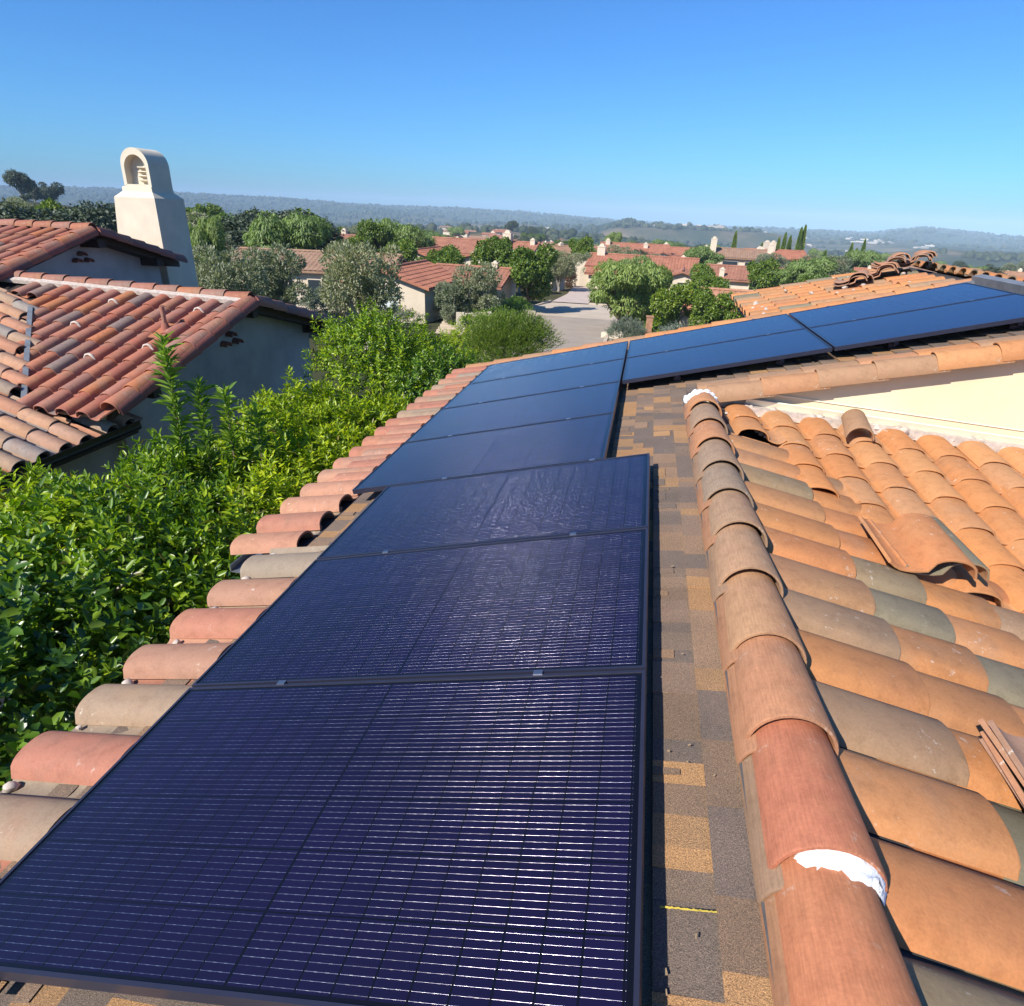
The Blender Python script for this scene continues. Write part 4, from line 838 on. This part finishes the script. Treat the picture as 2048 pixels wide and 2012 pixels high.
while n < 255:
    az = rng.uniform(-52, 28); r = math.exp(rng.uniform(math.log(62), math.log(780)))
    x, y = CAM[0] + r * math.sin(R(az)), CAM[1] + r * math.cos(R(az))
    if occupied(x, y): continue
    if az > -28 and r < 95: continue
    k = P0[n] if az > -30 else ('eucalyptus', 'citrus', 'eucalyptus', 'olive')[n % 4]; h = rng.uniform(4, 6.5) * (1.45 if az < -30 else 1) * (1 + r / 900)
    h = max(2.4, min(h, CAM[2] + r * math.tan(R(rng.uniform(-1.9, -.45) if az < -17 else rng.uniform(-3.6, -2.3) if r < 260 else rng.uniform(-2.3, -1.35))) - float(H(x, y))))
    tree(k, x, y, h, h * rng.uniform(1.0, 1.6), 'far leafy tree among the tile roofs spread down the valley', 'far valley trees'); n += 1
# cypresses in the right middle distance
for i, (az, r, h) in enumerate(((9.75, 172, 8), (10.15, 170, 9), (10.55, 174, 8.5), (11.2, 165, 10), (11.45, 166, 10.5), (14.9, 190, 8), (15.3, 195, 7), (15.7, 192, 9), (13.2, 180, 6), (8.6, 190, 7), (6.5, 175, 9))):
    tree('cypress', CAM[0] + r * math.sin(R(az)), CAM[1] + r * math.cos(R(az)), h, 1.6, 'slim dark cypress standing among the far white-walled houses', 'slim far cypresses')
shrub('dense green shrub filling the bank in front of the white garden wall', (-5.2, 33.5), [(0, 0, .7, 1.2, 1.0, .8), (-1.6, .4, .6, 1.2, 1, .7)], 1300, 7, .16, .05, L_mid, .14)
shrub('leafy hedge along the left kerb before the dark citrus', (-6.6, 37.5), [(0, 0, .7, .9, 1.8, .75), (.2, 2.6, .7, .9, 1.8, .8)], 1500, 7, .16, .05, L_dark, .14)
shrub('green hedge between the feathery tree and the right kerb', (2.2, 44.5), [(0, 0, .7, 1.0, 1.8, .8), (.8, -2.4, .7, 1.0, 1.8, .8)], 1300, 7, .16, .05, L_mid, .14)
shrub('low brush at the left corner of the arched window house', (-12.8, 37.4), [(0, 0, .5, 1.4, .8, .6)], 700, 7, .15, .04, L_grey, .14)
# low planting beside the street
shrub('round blue-grey shrub below the silvery olives', (-18.2, 38.8), [(0, 0, .85, 1.25, 1.2, .95)], 1300, 6, .2, .05, L_grey, .15)
shrub('clipped dark hedge at the left kerb of the street', (-6.9, 41.5), [(0, 0, .7, .9, 1.4, .6), (.2, 2.4, .7, .9, 1.5, .65)], 1300, 6, .17, .06, L_dark, .12)
shrub('pale grey shrub under the citrus, just above the rake tiles', (3.6, 33.5), [(0, 0, .7, .9, .8, .75), (1.2, .2, .6, .8, .7, .6)], 1000, 6, .16, .035, L_grey, .15)
shrub('dry tan brush beside the roof eave corner with mortar lumps', (6.3, 30.5), [(0, 0, .6, 1.0, .8, .75), (.9, .2, .6, .8, .7, .6)], 900, 6, .2, .025, L_dry, .2, (10, 45))
shrub('grassy grey brush under the feathery street tree', (1.2, 35.5), [(0, 0, .6, 1.0, .8, .7)], 900, 6, .18, .025, L_grey, .2, (10, 45))
shrub('low green lawn shrub at the right of the far driveway', (-1.2, 60.5), [(0, 0, .25, 1.7, 1.5, .35)], 900, 6, .2, .06, L_mid, .1)
shrub('reddish brown shrub beside the white garden gate', (-6.6, 74.5), [(0, 0, .8, .8, .8, .9)], 600, 6, .2, .06, leaf_mat('leaf_rusty', [(.12, .05, .03), (.18, .08, .045), (.10, .07, .035)]), .12)
shrub('dark foliage mass below the pale olive by the street', (-8.2, 41.2), [(0, 0, .8, 1.6, 1.0, .9), (-2.2, .5, .8, 1.4, 1, .9)], 1500, 6, .17, .05, L_dark, .12)
# ------------------------------------------------------------------ village houses
M_vroof = None
def vroof_mat(nm, cols):
    M, t, b, o = mat(nm); oi = N(t, 'ShaderNodeObjectInfo')
    a = noise(t, 1.3, 5, rough=.7); c = noise(t, 7, 3, rough=.7)
    col = ramp(t, a, [(.3, cols[0]), (.5, cols[1]), (.7, cols[2])]); col = mix(t, .5, col, ramp(t, c, [(.3, (.6, .58, .55)), (.7, (1.3, 1.3, 1.3))]), 'MULTIPLY')
    col = mix(t, 1.0, col, ramp(t, oi.outputs['Random'], [(0, (.78, .8, .85)), (.5, (1, 1, 1)), (1, (1.12, 1.0, .92))]), 'MULTIPLY')
    t.links.new(col, b.inputs['Base Color']); b.inputs['Roughness'].default_value = .9; return M
M_vr = vroof_mat('village_roof_red', [(.24, .10, .065), (.33, .14, .085), (.40, .185, .115)])
M_vb = vroof_mat('village_roof_brown', [(.22, .125, .08), (.30, .18, .115), (.36, .225, .15)])
M_vo = vroof_mat('village_roof_orange', [(.38, .17, .09), (.47, .22, .12), (.52, .27, .16)])
def roof_mesh(w, d, sl, pitch=.34, course=.45, oh=.45):
    """corrugated, stepped double slope; ridge along x at z=0"""
    V = []; F = []; W2 = w / 2 + oh; nc = max(4, int(2 * W2 / pitch)); xs = np.linspace(-W2, W2, nc * 5 + 1); hx = .05 * np.abs(np.sin(np.pi * (xs + W2) / pitch)) ** .8
    Ld = d / 2 + oh; nr_ = max(2, int(Ld / course)); rows = []
    for r_ in range(nr_): rows += [(r_ / nr_ * Ld, .0), ((r_ + .98) / nr_ * Ld, .035)]
    k = len(xs)
    for sg in (-1, 1):
        b0 = len(V)
        for (y, l) in rows: V += [(x, sg * y, -y * sl + l + h_) for x, h_ in zip(xs, hx)]
        for i in range(len(rows) - 1):
            for j in range(k - 1): F.append((b0 + i * k + j, b0 + i * k + j + 1, b0 + (i + 1) * k + j + 1, b0 + (i + 1) * k + j))
        # underside
        b1 = len(V); V += [(-W2, 0, -.12), (W2, 0, -.12), (W2, sg * Ld, -Ld * sl - .12), (-W2, sg * Ld, -Ld * sl - .12), (-W2, 0, .0), (W2, 0, 0), (W2, sg * Ld, -Ld * sl + .03), (-W2, sg * Ld, -Ld * sl + .03)]
        F += [(b1, b1 + 1, b1 + 2, b1 + 3), (b1 + 3, b1 + 2, b1 + 6, b1 + 7), (b1, b1 + 3, b1 + 7, b1 + 4), (b1 + 1, b1 + 2, b1 + 6, b1 + 5)]
    b1 = len(V); n_ = 9
    for x in (-W2, W2): V += [(x, .14 * math.sin(a), .03 + .12 * math.cos(a)) for a in np.linspace(-1.5, 1.5, n_)]
    for j in range(n_ - 1): F.append((b1 + j, b1 + j + 1, b1 + n_ + j + 1, b1 + n_ + j))
    return np.array(V), F
def vhouse(label, x, y, rz, wings, roofm, wallm=None, chimneys=(), windows=(), group=None, cat='house'):
    """wings: (cx, cy, rot, w, d, wall height, slope); chimneys: (x, y, top above ground, size); windows: (x, y, z, w, h, face angle, kind)"""
    z = float(H(x, y)); e = empty('stucco_house', (x, y, z), R(rz), label, cat, group); wallm = wallm or M_white
    for (cx, cy, ro, w, d, hw, sl) in wings:
        c, s = math.cos(R(ro)), math.sin(R(ro)); rot = lambda V: np.stack([cx + V[:, 0] * c - V[:, 1] * s, cy + V[:, 0] * s + V[:, 1] * c, V[:, 2]], 1)
        V, F = roof_mesh(w, d, sl); V[:, 2] += hw + d / 2 * sl; mobj('roof', raw_mesh('roof', rot(V), F), roofm, e)
        mb = MB(); mb.prism([(-w / 2, -d / 2, -.6), (-w / 2, -d / 2, hw - .16), (-w / 2, 0, hw + d / 2 * sl - .16), (-w / 2, d / 2, hw - .16), (-w / 2, d / 2, -.6)], (w, 0, 0)); mobj('wall', raw_mesh('wall', rot(np.array(mb.V)), mb.F), wallm, e)
    for (cx, cy, zt, s) in chimneys:
        mb = MB(); mb.box((cx, cy, zt / 2 + .6), (s / 2, s / 2, zt / 2 - .6)); mb.box((cx, cy, zt + .02), (s / 2 + .04, s / 2 + .04, .04))
        chm = mb.build('chimney', wallm, e); mb = MB()
        mb.prism([(cx + s * .34 * math.cos(a), cy - s * .25, zt + .061 + s * .34 * math.sin(a)) for a in np.linspace(0, math.pi, 8)], (0, s * .5, 0)); mb.build('chimney_cap', wallm, chm)
    for (wx, wy, wz, ww, wh, fa, kind) in windows:
        c, s = math.cos(R(fa)), math.sin(R(fa)); ax = ((c, s, 0), (-s, c, 0), (0, 0, 1)); mb = MB()
        if kind == 'arch':
            pts = [(-ww / 2, 0), (ww / 2, 0), (ww / 2, wh * .6)] + [(ww / 2 * math.cos(a), wh * .6 + wh * .4 * math.sin(a)) for a in np.linspace(0.15, math.pi - .15, 11)] + [(-ww / 2, wh * .6)]
            f3 = lambda k_, o_: [(wx + p[0] * k_ * c + s * o_, wy + p[0] * k_ * s - c * o_, wz + p[1] * k_) for p in pts]
            mb.prism(f3(1.14, .02), np.array([-s, c, 0]) * .05); fo = mb.build('window', wallm, e); mb = MB(); mb.prism(f3(1.0, .03), np.array([-s, c, 0]) * .03); mb.build('pane', M_pale_glass, fo)
        else:
            mb.box((wx + s * .02, wy - c * .02, wz + wh / 2), (ww / 2 + .07, .05, wh / 2 + .07), ax); fo = mb.build('window', wallm, e)
            mb = MB(); mb.box((wx + s * .075, wy - c * .075, wz + wh / 2), (ww / 2, .006, wh / 2), ax); mb.build('pane', M_glassd, fo)
    return e
vhouse('cream house with an arched window and red tile gable behind the grey olive', -14.4, 43.4, -2, [(0, 0, 90, 7.4, 5.6, 2.45, .30), (3.6, 4.6, 0, 5.0, 6, 2.2, .28)], M_vr, chimneys=((5.2, 4.5, 3.4, .4),), windows=((.15, -3.73, .15, 1.7, 1.95, 0, 'arch'), (2.83, .4, .8, .9, 1.2, 90, 'sq'), (2.83, -1.6, .8, .7, 1.2, 90, 'sq')))
vhouse('long white house with small dark windows, half hidden behind the silvery olives', -22.6, 45.5, 8, [(0, 0, 0, 13, 6.5, 2.9, .27)], M_vb, windows=((4.1, -3.3, 1.4, .35, .7, 0, 'sq'), (4.65, -3.3, 1.4, .35, .7, 0, 'sq'), (1.5, -3.3, .9, .9, 1.3, 0, 'sq')))
vhouse('large red-roofed house with two white chimneys and a shaded front gable', -20.5, 79, -4, [(2.2, 3, 0, 13, 8.5, 3.1, .3), (-2.6, -3.5, 90, 8, 6.5, 2.5, .3), (3.4, -2, 90, 6, 4.5, 2.6, .3)], M_vr, chimneys=((5.2, 2.6, 5.3, 1.0), (8.4, 2.4, 4.7, .55), (3.6, -4.4, 3.4, .8)), windows=((-2.6, -7.55, .6, 1.6, 1.2, 0, 'sq'),))
vhouse('wide orange-red roof rising between the two bright green trees at left', -55, 84, 6, [(0, 0, 0, 15, 9, 3.7, .3), (5, -4, 90, 6, 6, 3.2, .3)], M_vr, chimneys=((-3, 1, 5.7, .7),))
vhouse('distant red roof left of the dark tree, above the grey olive', -44.5, 93, 0, [(0, 0, 0, 13, 8, 3.4, .3)], M_vr, chimneys=((2.5, .6, 5.2, .7),))
vhouse('house with the long red tile roof and a stout chimney at its left end', 1.3, 79.5, -3, [(0, 0, 0, 11.5, 7.5, 2.5, .27), (4.6, -5, 90, 6, 4.6, 2.0, .30), (-3.2, -3.6, 0, 4.5, 4, 1.9, .27)], M_vr, chimneys=((-4.9, -.2, 4.3, .9), (4.4, .5, 3.65, .45)), windows=((4.6, -8.05, .5, .8, 1.1, 0, 'sq'), (.4, -2.2, 2.0, .7, .9, 0, 'arch')))
vhouse('pale house with brown roof and a lit gable end left of the round tree', -10.6, 88, 10, [(0, 0, 0, 8, 6, 2.2, .3), (1.5, -3, 90, 5, 5, 2.1, .3)], M_vb, chimneys=((-3, .5, 3.6, .5),), windows=((1.5, -5.55, .6, 1.4, 1.2, 0, 'sq'),))
vhouse('cluster house with red roofs and small white chimneys, left of its twin', -1.2, 141, 5, [(0, 0, 0, 13, 8, 3.9, .3), (5, -4, 90, 7, 6, 3.2, .3)], M_vr, chimneys=((-5.5, -1, 5.6, .9), (2, -2, 5.2, .8)), windows=((-2.5, -4.05, 1.2, 1.2, 1.2, 0, 'sq'),))
vhouse('red-roofed house with lit white gables, right of its twin in the cluster', 10.2, 147, -6, [(0, 0, 0, 14, 8, 3.6, .3), (-3, -5, 90, 8, 6, 2.8, .3)], M_vr, chimneys=((-5, -1.5, 5.4, .9), (3, 0, 5.3, .7)), windows=((-3, -9.05, .8, 1.4, 1.2, 0, 'sq'),))
vhouse('brown-roofed house with a tall white chimney on its left end', 15.8, 112, -4, [(0, 0, 0, 8.5, 7, 3.9, .3), (0, -5, 0, 9, 4, 2.1, .25)], M_vb, chimneys=((-4.2, -2, 6.3, .9), (4.3, -1, 5.8, .8)), windows=((-1.4, -3.55, 2.6, 2.2, .7, 0, 'sq'), (1.9, -3.55, 2.6, 2.2, .7, 0, 'sq')))
vhouse('bright white house with a broad chimney wall in the right middle distance', 22.4, 121, 8, [(0, 0, 0, 9, 7, 4.1, .3), (-3.4, -3.5, 90, 6, 4.5, 3.6, .3)], M_vr, chimneys=((-3.9, -5.2, 5.2, 1.6), (-.6, -.5, 6.3, .8)), windows=((2, -3.55, 2.4, 1.2, 1.0, 0, 'sq'),))
vhouse('low house with a white gable end and red roof beside the dark citrus', 12.3, 75.5, -8, [(0, 0, 0, 7.5, 6.5, 2.1, .3)], M_vr, chimneys=((-2.4, -2.9, 2.9, .5),), windows=((1, -3.3, .7, 1.0, 1.0, 0, 'sq'),))
vhouse('nearby low building with an orange barrel tile roof beside the roof corner', 9.6, 45.5, -4, [(0, 0, 0, 7.5, 6, 1.75, .30), (-3.6, .2, 0, 4, 4.6, 1.6, .30)], M_vo)
vhouse('white-walled house with brown roof behind the row of cypresses', 42, 172, -5, [(0, 0, 0, 14, 8, 3.2, .27)], M_vb, chimneys=((-5.5, 0, 5.6, 1.1),), windows=((0, -4.05, 1, 1.5, 1.2, 0, 'sq'), (4, -4.05, 1, 1.5, 1.2, 0, 'sq')))
vhouse('white house with a red gable next to the cypresses', 30.5, 160, 12, [(0, 0, 0, 10, 8, 3.8, .3), (-4, -3, 90, 7, 5, 3.3, .3)], M_vr, chimneys=((-3.2, 1, 6.9, 1.2),), windows=((2, -4.05, 1.2, 1.5, 1.2, 0, 'sq'),))
# far repeats share the meshes of two prototypes
fp = [vhouse('small far cream house with a tile roof, among trees down the valley', 30, 210, 10, [(0, 0, 0, 13, 9, 3.4, .3), (4, -4, 90, 8, 6, 3, .3)], M_vr, chimneys=((-4, 0, 5.1, .7),), windows=((-2, -4.55, 1, 1.4, 1.3, 0, 'sq'),), group='far valley houses'),
      vhouse('small far cream house with a tile roof, among trees down the valley', -30, 190, -20, [(0, 0, 0, 15, 9, 3.2, .28), (-5, 4, 90, 8, 7, 3, .3)], M_vb, chimneys=((3, 1, 4.9, .7),), windows=((1, -4.55, 1, 1.6, 1.3, 0, 'sq'),), group='far valley houses')]
def copy_tree(o, parent=None):
    c = o.copy(); S.collection.objects.link(c)
    if parent is not None: c.parent = parent
    for k_ in list(o.children): copy_tree(k_, c)
    return c
n = 0; placed = []
while n < 250:
    az, r = (rng.uniform(-34, 27), math.exp(rng.uniform(math.log(135), math.log(900)))) if n < 70 else (rng.uniform(-18, 25), math.exp(rng.uniform(math.log(105), math.log(480))))
    x, y = CAM[0] + r * math.sin(R(az)), CAM[1] + r * math.cos(R(az))
    if any(math.hypot(x - a, y - b_) < 15 for a, b_ in placed) or any(math.hypot(x - q_.location.x, y - q_.location.y) < 17 for q_ in S.objects if q_.parent is None and q_.name.startswith('stucco_house') and q_.get('group') is None): continue
    if r < 650 and float(H(x, y)) + 5.2 > CAM[2] + r * math.tan(R(-1.35)): continue
    placed.append((x, y)); c = copy_tree(fp[n % 2]); c.location = (x, y, float(H(x, y))); c.rotation_euler = (0, 0, rng.uniform(-.7, .7)); s = rng.uniform(.62, .95); c.scale = (s, s, s); n += 1
# far pale buildings on the plain and hills
M_bld = simple('far_white_wall', (.55, .49, .41), .9)
mb = MB(); mb.box((0, 0, 3), (14, 9, 3)); mb.box((0, 0, 6.15), (14.6, 9.6, .15)); mb.box((6, 0, 7.4), (4, 4, 1.1)); meb = raw_mesh('wall', mb.V, mb.F); meb.materials.append(M_bld)
for i in range(46):
    if i < 26: az, r = rng.uniform(11, 27), rng.uniform(1500, 2300)
    elif i < 34: az, r = rng.uniform(-4, 9), rng.uniform(1500, 1700)
    else: az, r = rng.uniform(-40, 8), rng.uniform(1400, 3200)
    x, y = CAM[0] + r * math.sin(R(az)), CAM[1] + r * math.cos(R(az)); o = link(bpy.data.objects.new('white_building', meb)); o.location = (x, y, float(H(x, y)) - .5); o.rotation_euler = (0, 0, rng.uniform(-1, 1)); s = rng.uniform(.35, .85); o.scale = (s * rng.uniform(.8, 2.2), s, s * .9)
    tag(o, 'tiny flat-roofed white building far off on the hazy plain or hillside', 'building', 'far white buildings')
# garden walls, gate, steps, pillar
def gwall(label, x, y, rz, segs, name='garden_wall', mt=None, cat='garden wall'):
    e = empty(name, (x, y, float(H(x, y))), R(rz), label, cat); mb = MB()
    for (a, c, h0, h1) in segs: mb.prism([(a, -.12, -.3), (c, -.12, -.3), (c, -.12, h1), (a, -.12, h0)], (0, .24, 0))
    mb.build('wall', mt or M_white, e); return e
gwall('low white garden wall with a sloping end beside the steps', -7.6, 36.0, 12, ((-1.0, -.55, 1.25, 1.25), (-.548, 1.0, 1.2, 1.35), (1.002, 1.9, 1.33, .5)))
gwall('straight white garden wall under the pale olive', -6.4, 42.6, 12, ((-1.6, 1.3, 1.0, .85),))
gwall('white garden wall at the left of the far driveway', -7.3, 70, 70, ((-1.5, 1.5, 1.3, 1.3),))
g = gwall('tall white garden wall with an arched wooden gate at the end of the driveway', -5.0, 77.8, 0, ((-1.6, -.9, 2.2, 2.7), (.9, 2.4, 2.7, 2.9), (-.898, .898, 2.75, 2.75)))
mb = MB(); mb.prism([(-.75, -.16, 0), (.75, -.16, 0)] + [(.75 * math.cos(a), -.16, 1.7 + .6 * math.sin(a)) for a in np.linspace(0, math.pi, 9)], (0, .035, 0)); mb.build('gate', simple('pale_gate_wood', (.52, .44, .33), .8), g)
gwall('small pale kerb-side block wall under the feathery street tree', .3, 38.4, -20, ((-.7, .7, .35, .55),))
mb = MB()
for k in range(6): mb.box((-9.3, 36 + .36 * k, float(H(-9, 36)) + .0 + .1 * k), (.6, .18, .05))
tag(mb.build('garden_steps', M_conc), 'pale garden steps between hedge and white wall', 'steps')
mb = MB(); zb = float(H(2.3, 36)); mb.box((2.3, 36, zb + .8), (.17, .17, .8)); mb.box((2.3, 36, zb + 1.635), (.21, .21, .03)); tag(mb.build('brick_pillar', simple('terracotta_brick', (.38, .19, .11), .9, var=.2, nscale=6)), 'terracotta pillar among the shrubs under the feathery tree', 'pillar')
# ------------------------------------------------------------------ far woodland, as one mass
def woodland():
    n = 24000; az = rng.uniform(-58, 40, n); r = np.exp(rng.uniform(math.log(760), math.log(5200), n)); x = CAM[0] + r * np.sin(np.radians(az)); y = CAM[1] + r * np.cos(np.radians(az))
    pn = sum(np.sin((x * _kv[i, 0] + y * _kv[i, 1]) * _kf[i] * 1.7 + _ph[i, 1]) for i in range(14)); dens = pn * .25 + np.where(r > 2300, .95, .2) + np.where(az < -28, .4, 0) - np.where((az > 8) & (r > 700) & (r < 2300), .75, 0) - np.where((az > -5) & (az < 9) & (r > 900) & (r < 1480), .5, 0)
    k = rng.random(n) < dens; x, y, r = x[k], y[k], r[k]; n = len(x); z = H(x, y)
    ic = np.array([(0, 0, 1)] + [(math.cos(a) * .85, math.sin(a) * .85, .45) for a in np.linspace(0, 6.283, 7)[:-1]] + [(math.cos(a + .5), math.sin(a + .5), -.25) for a in np.linspace(0, 6.283, 7)[:-1]] + [(math.cos(a) * .7, math.sin(a) * .7, -.9) for a in np.linspace(0, 6.283, 7)[:-1]])
    Fi = [(0, 1 + i, 1 + (i + 1) % 6) for i in range(6)] + [f for q_ in (0, 1) for i in range(6) for f in ((1 + q_ * 6 + i, 7 + q_ * 6 + i, 7 + q_ * 6 + (i + 1) % 6), (1 + q_ * 6 + i, 7 + q_ * 6 + (i + 1) % 6, 1 + q_ * 6 + (i + 1) % 6))]
    s = rng.uniform(2.2, 4.6, n) * (1 + r / 4500); V = ic[None] * rng.uniform(.65, 1.25, (n, len(ic), 1)) * np.stack([s * rng.uniform(.9, 1.6, n), s * rng.uniform(.9, 1.6, n), s * rng.uniform(.7, 1.1, n)], 1)[:, None] + np.stack([x, y, z + s * .75], 1)[:, None]
    F = np.array(Fi)[None] + (np.arange(n) * len(ic))[:, None, None]
    return V.reshape(-1, 3), F.reshape(-1, 3)
V, F = woodland()
wd = mobj('woodland', raw_mesh('woodland', V, F), leaf_mat('leaf_far_wood', [(.018, .028, .014), (.03, .042, .02), (.045, .058, .028), (.07, .08, .04)], .8, .05, .2)); tag(wd, 'far dark woodland covering the hazy hills', 'woodland', kind='stuff')
# ------------------------------------------------------------------ haze
mb = MB(); mb.box((0, 0, (-165 + 75) / 2), (7900, 7900, 120)); M, t, b, o = mat('haze_air'); t.nodes.remove(b)
pv = N(t, 'ShaderNodeVolumePrincipled'); pv.inputs['Color'].default_value = (.58, .80, 1, 1); pv.inputs['Density'].default_value = 2.0e-4; pv.inputs['Anisotropy'].default_value = -.28
t.links.new(pv.outputs[0], o.inputs['Volume']); hz = mb.build('haze', M); tag(hz, kind='stuff')
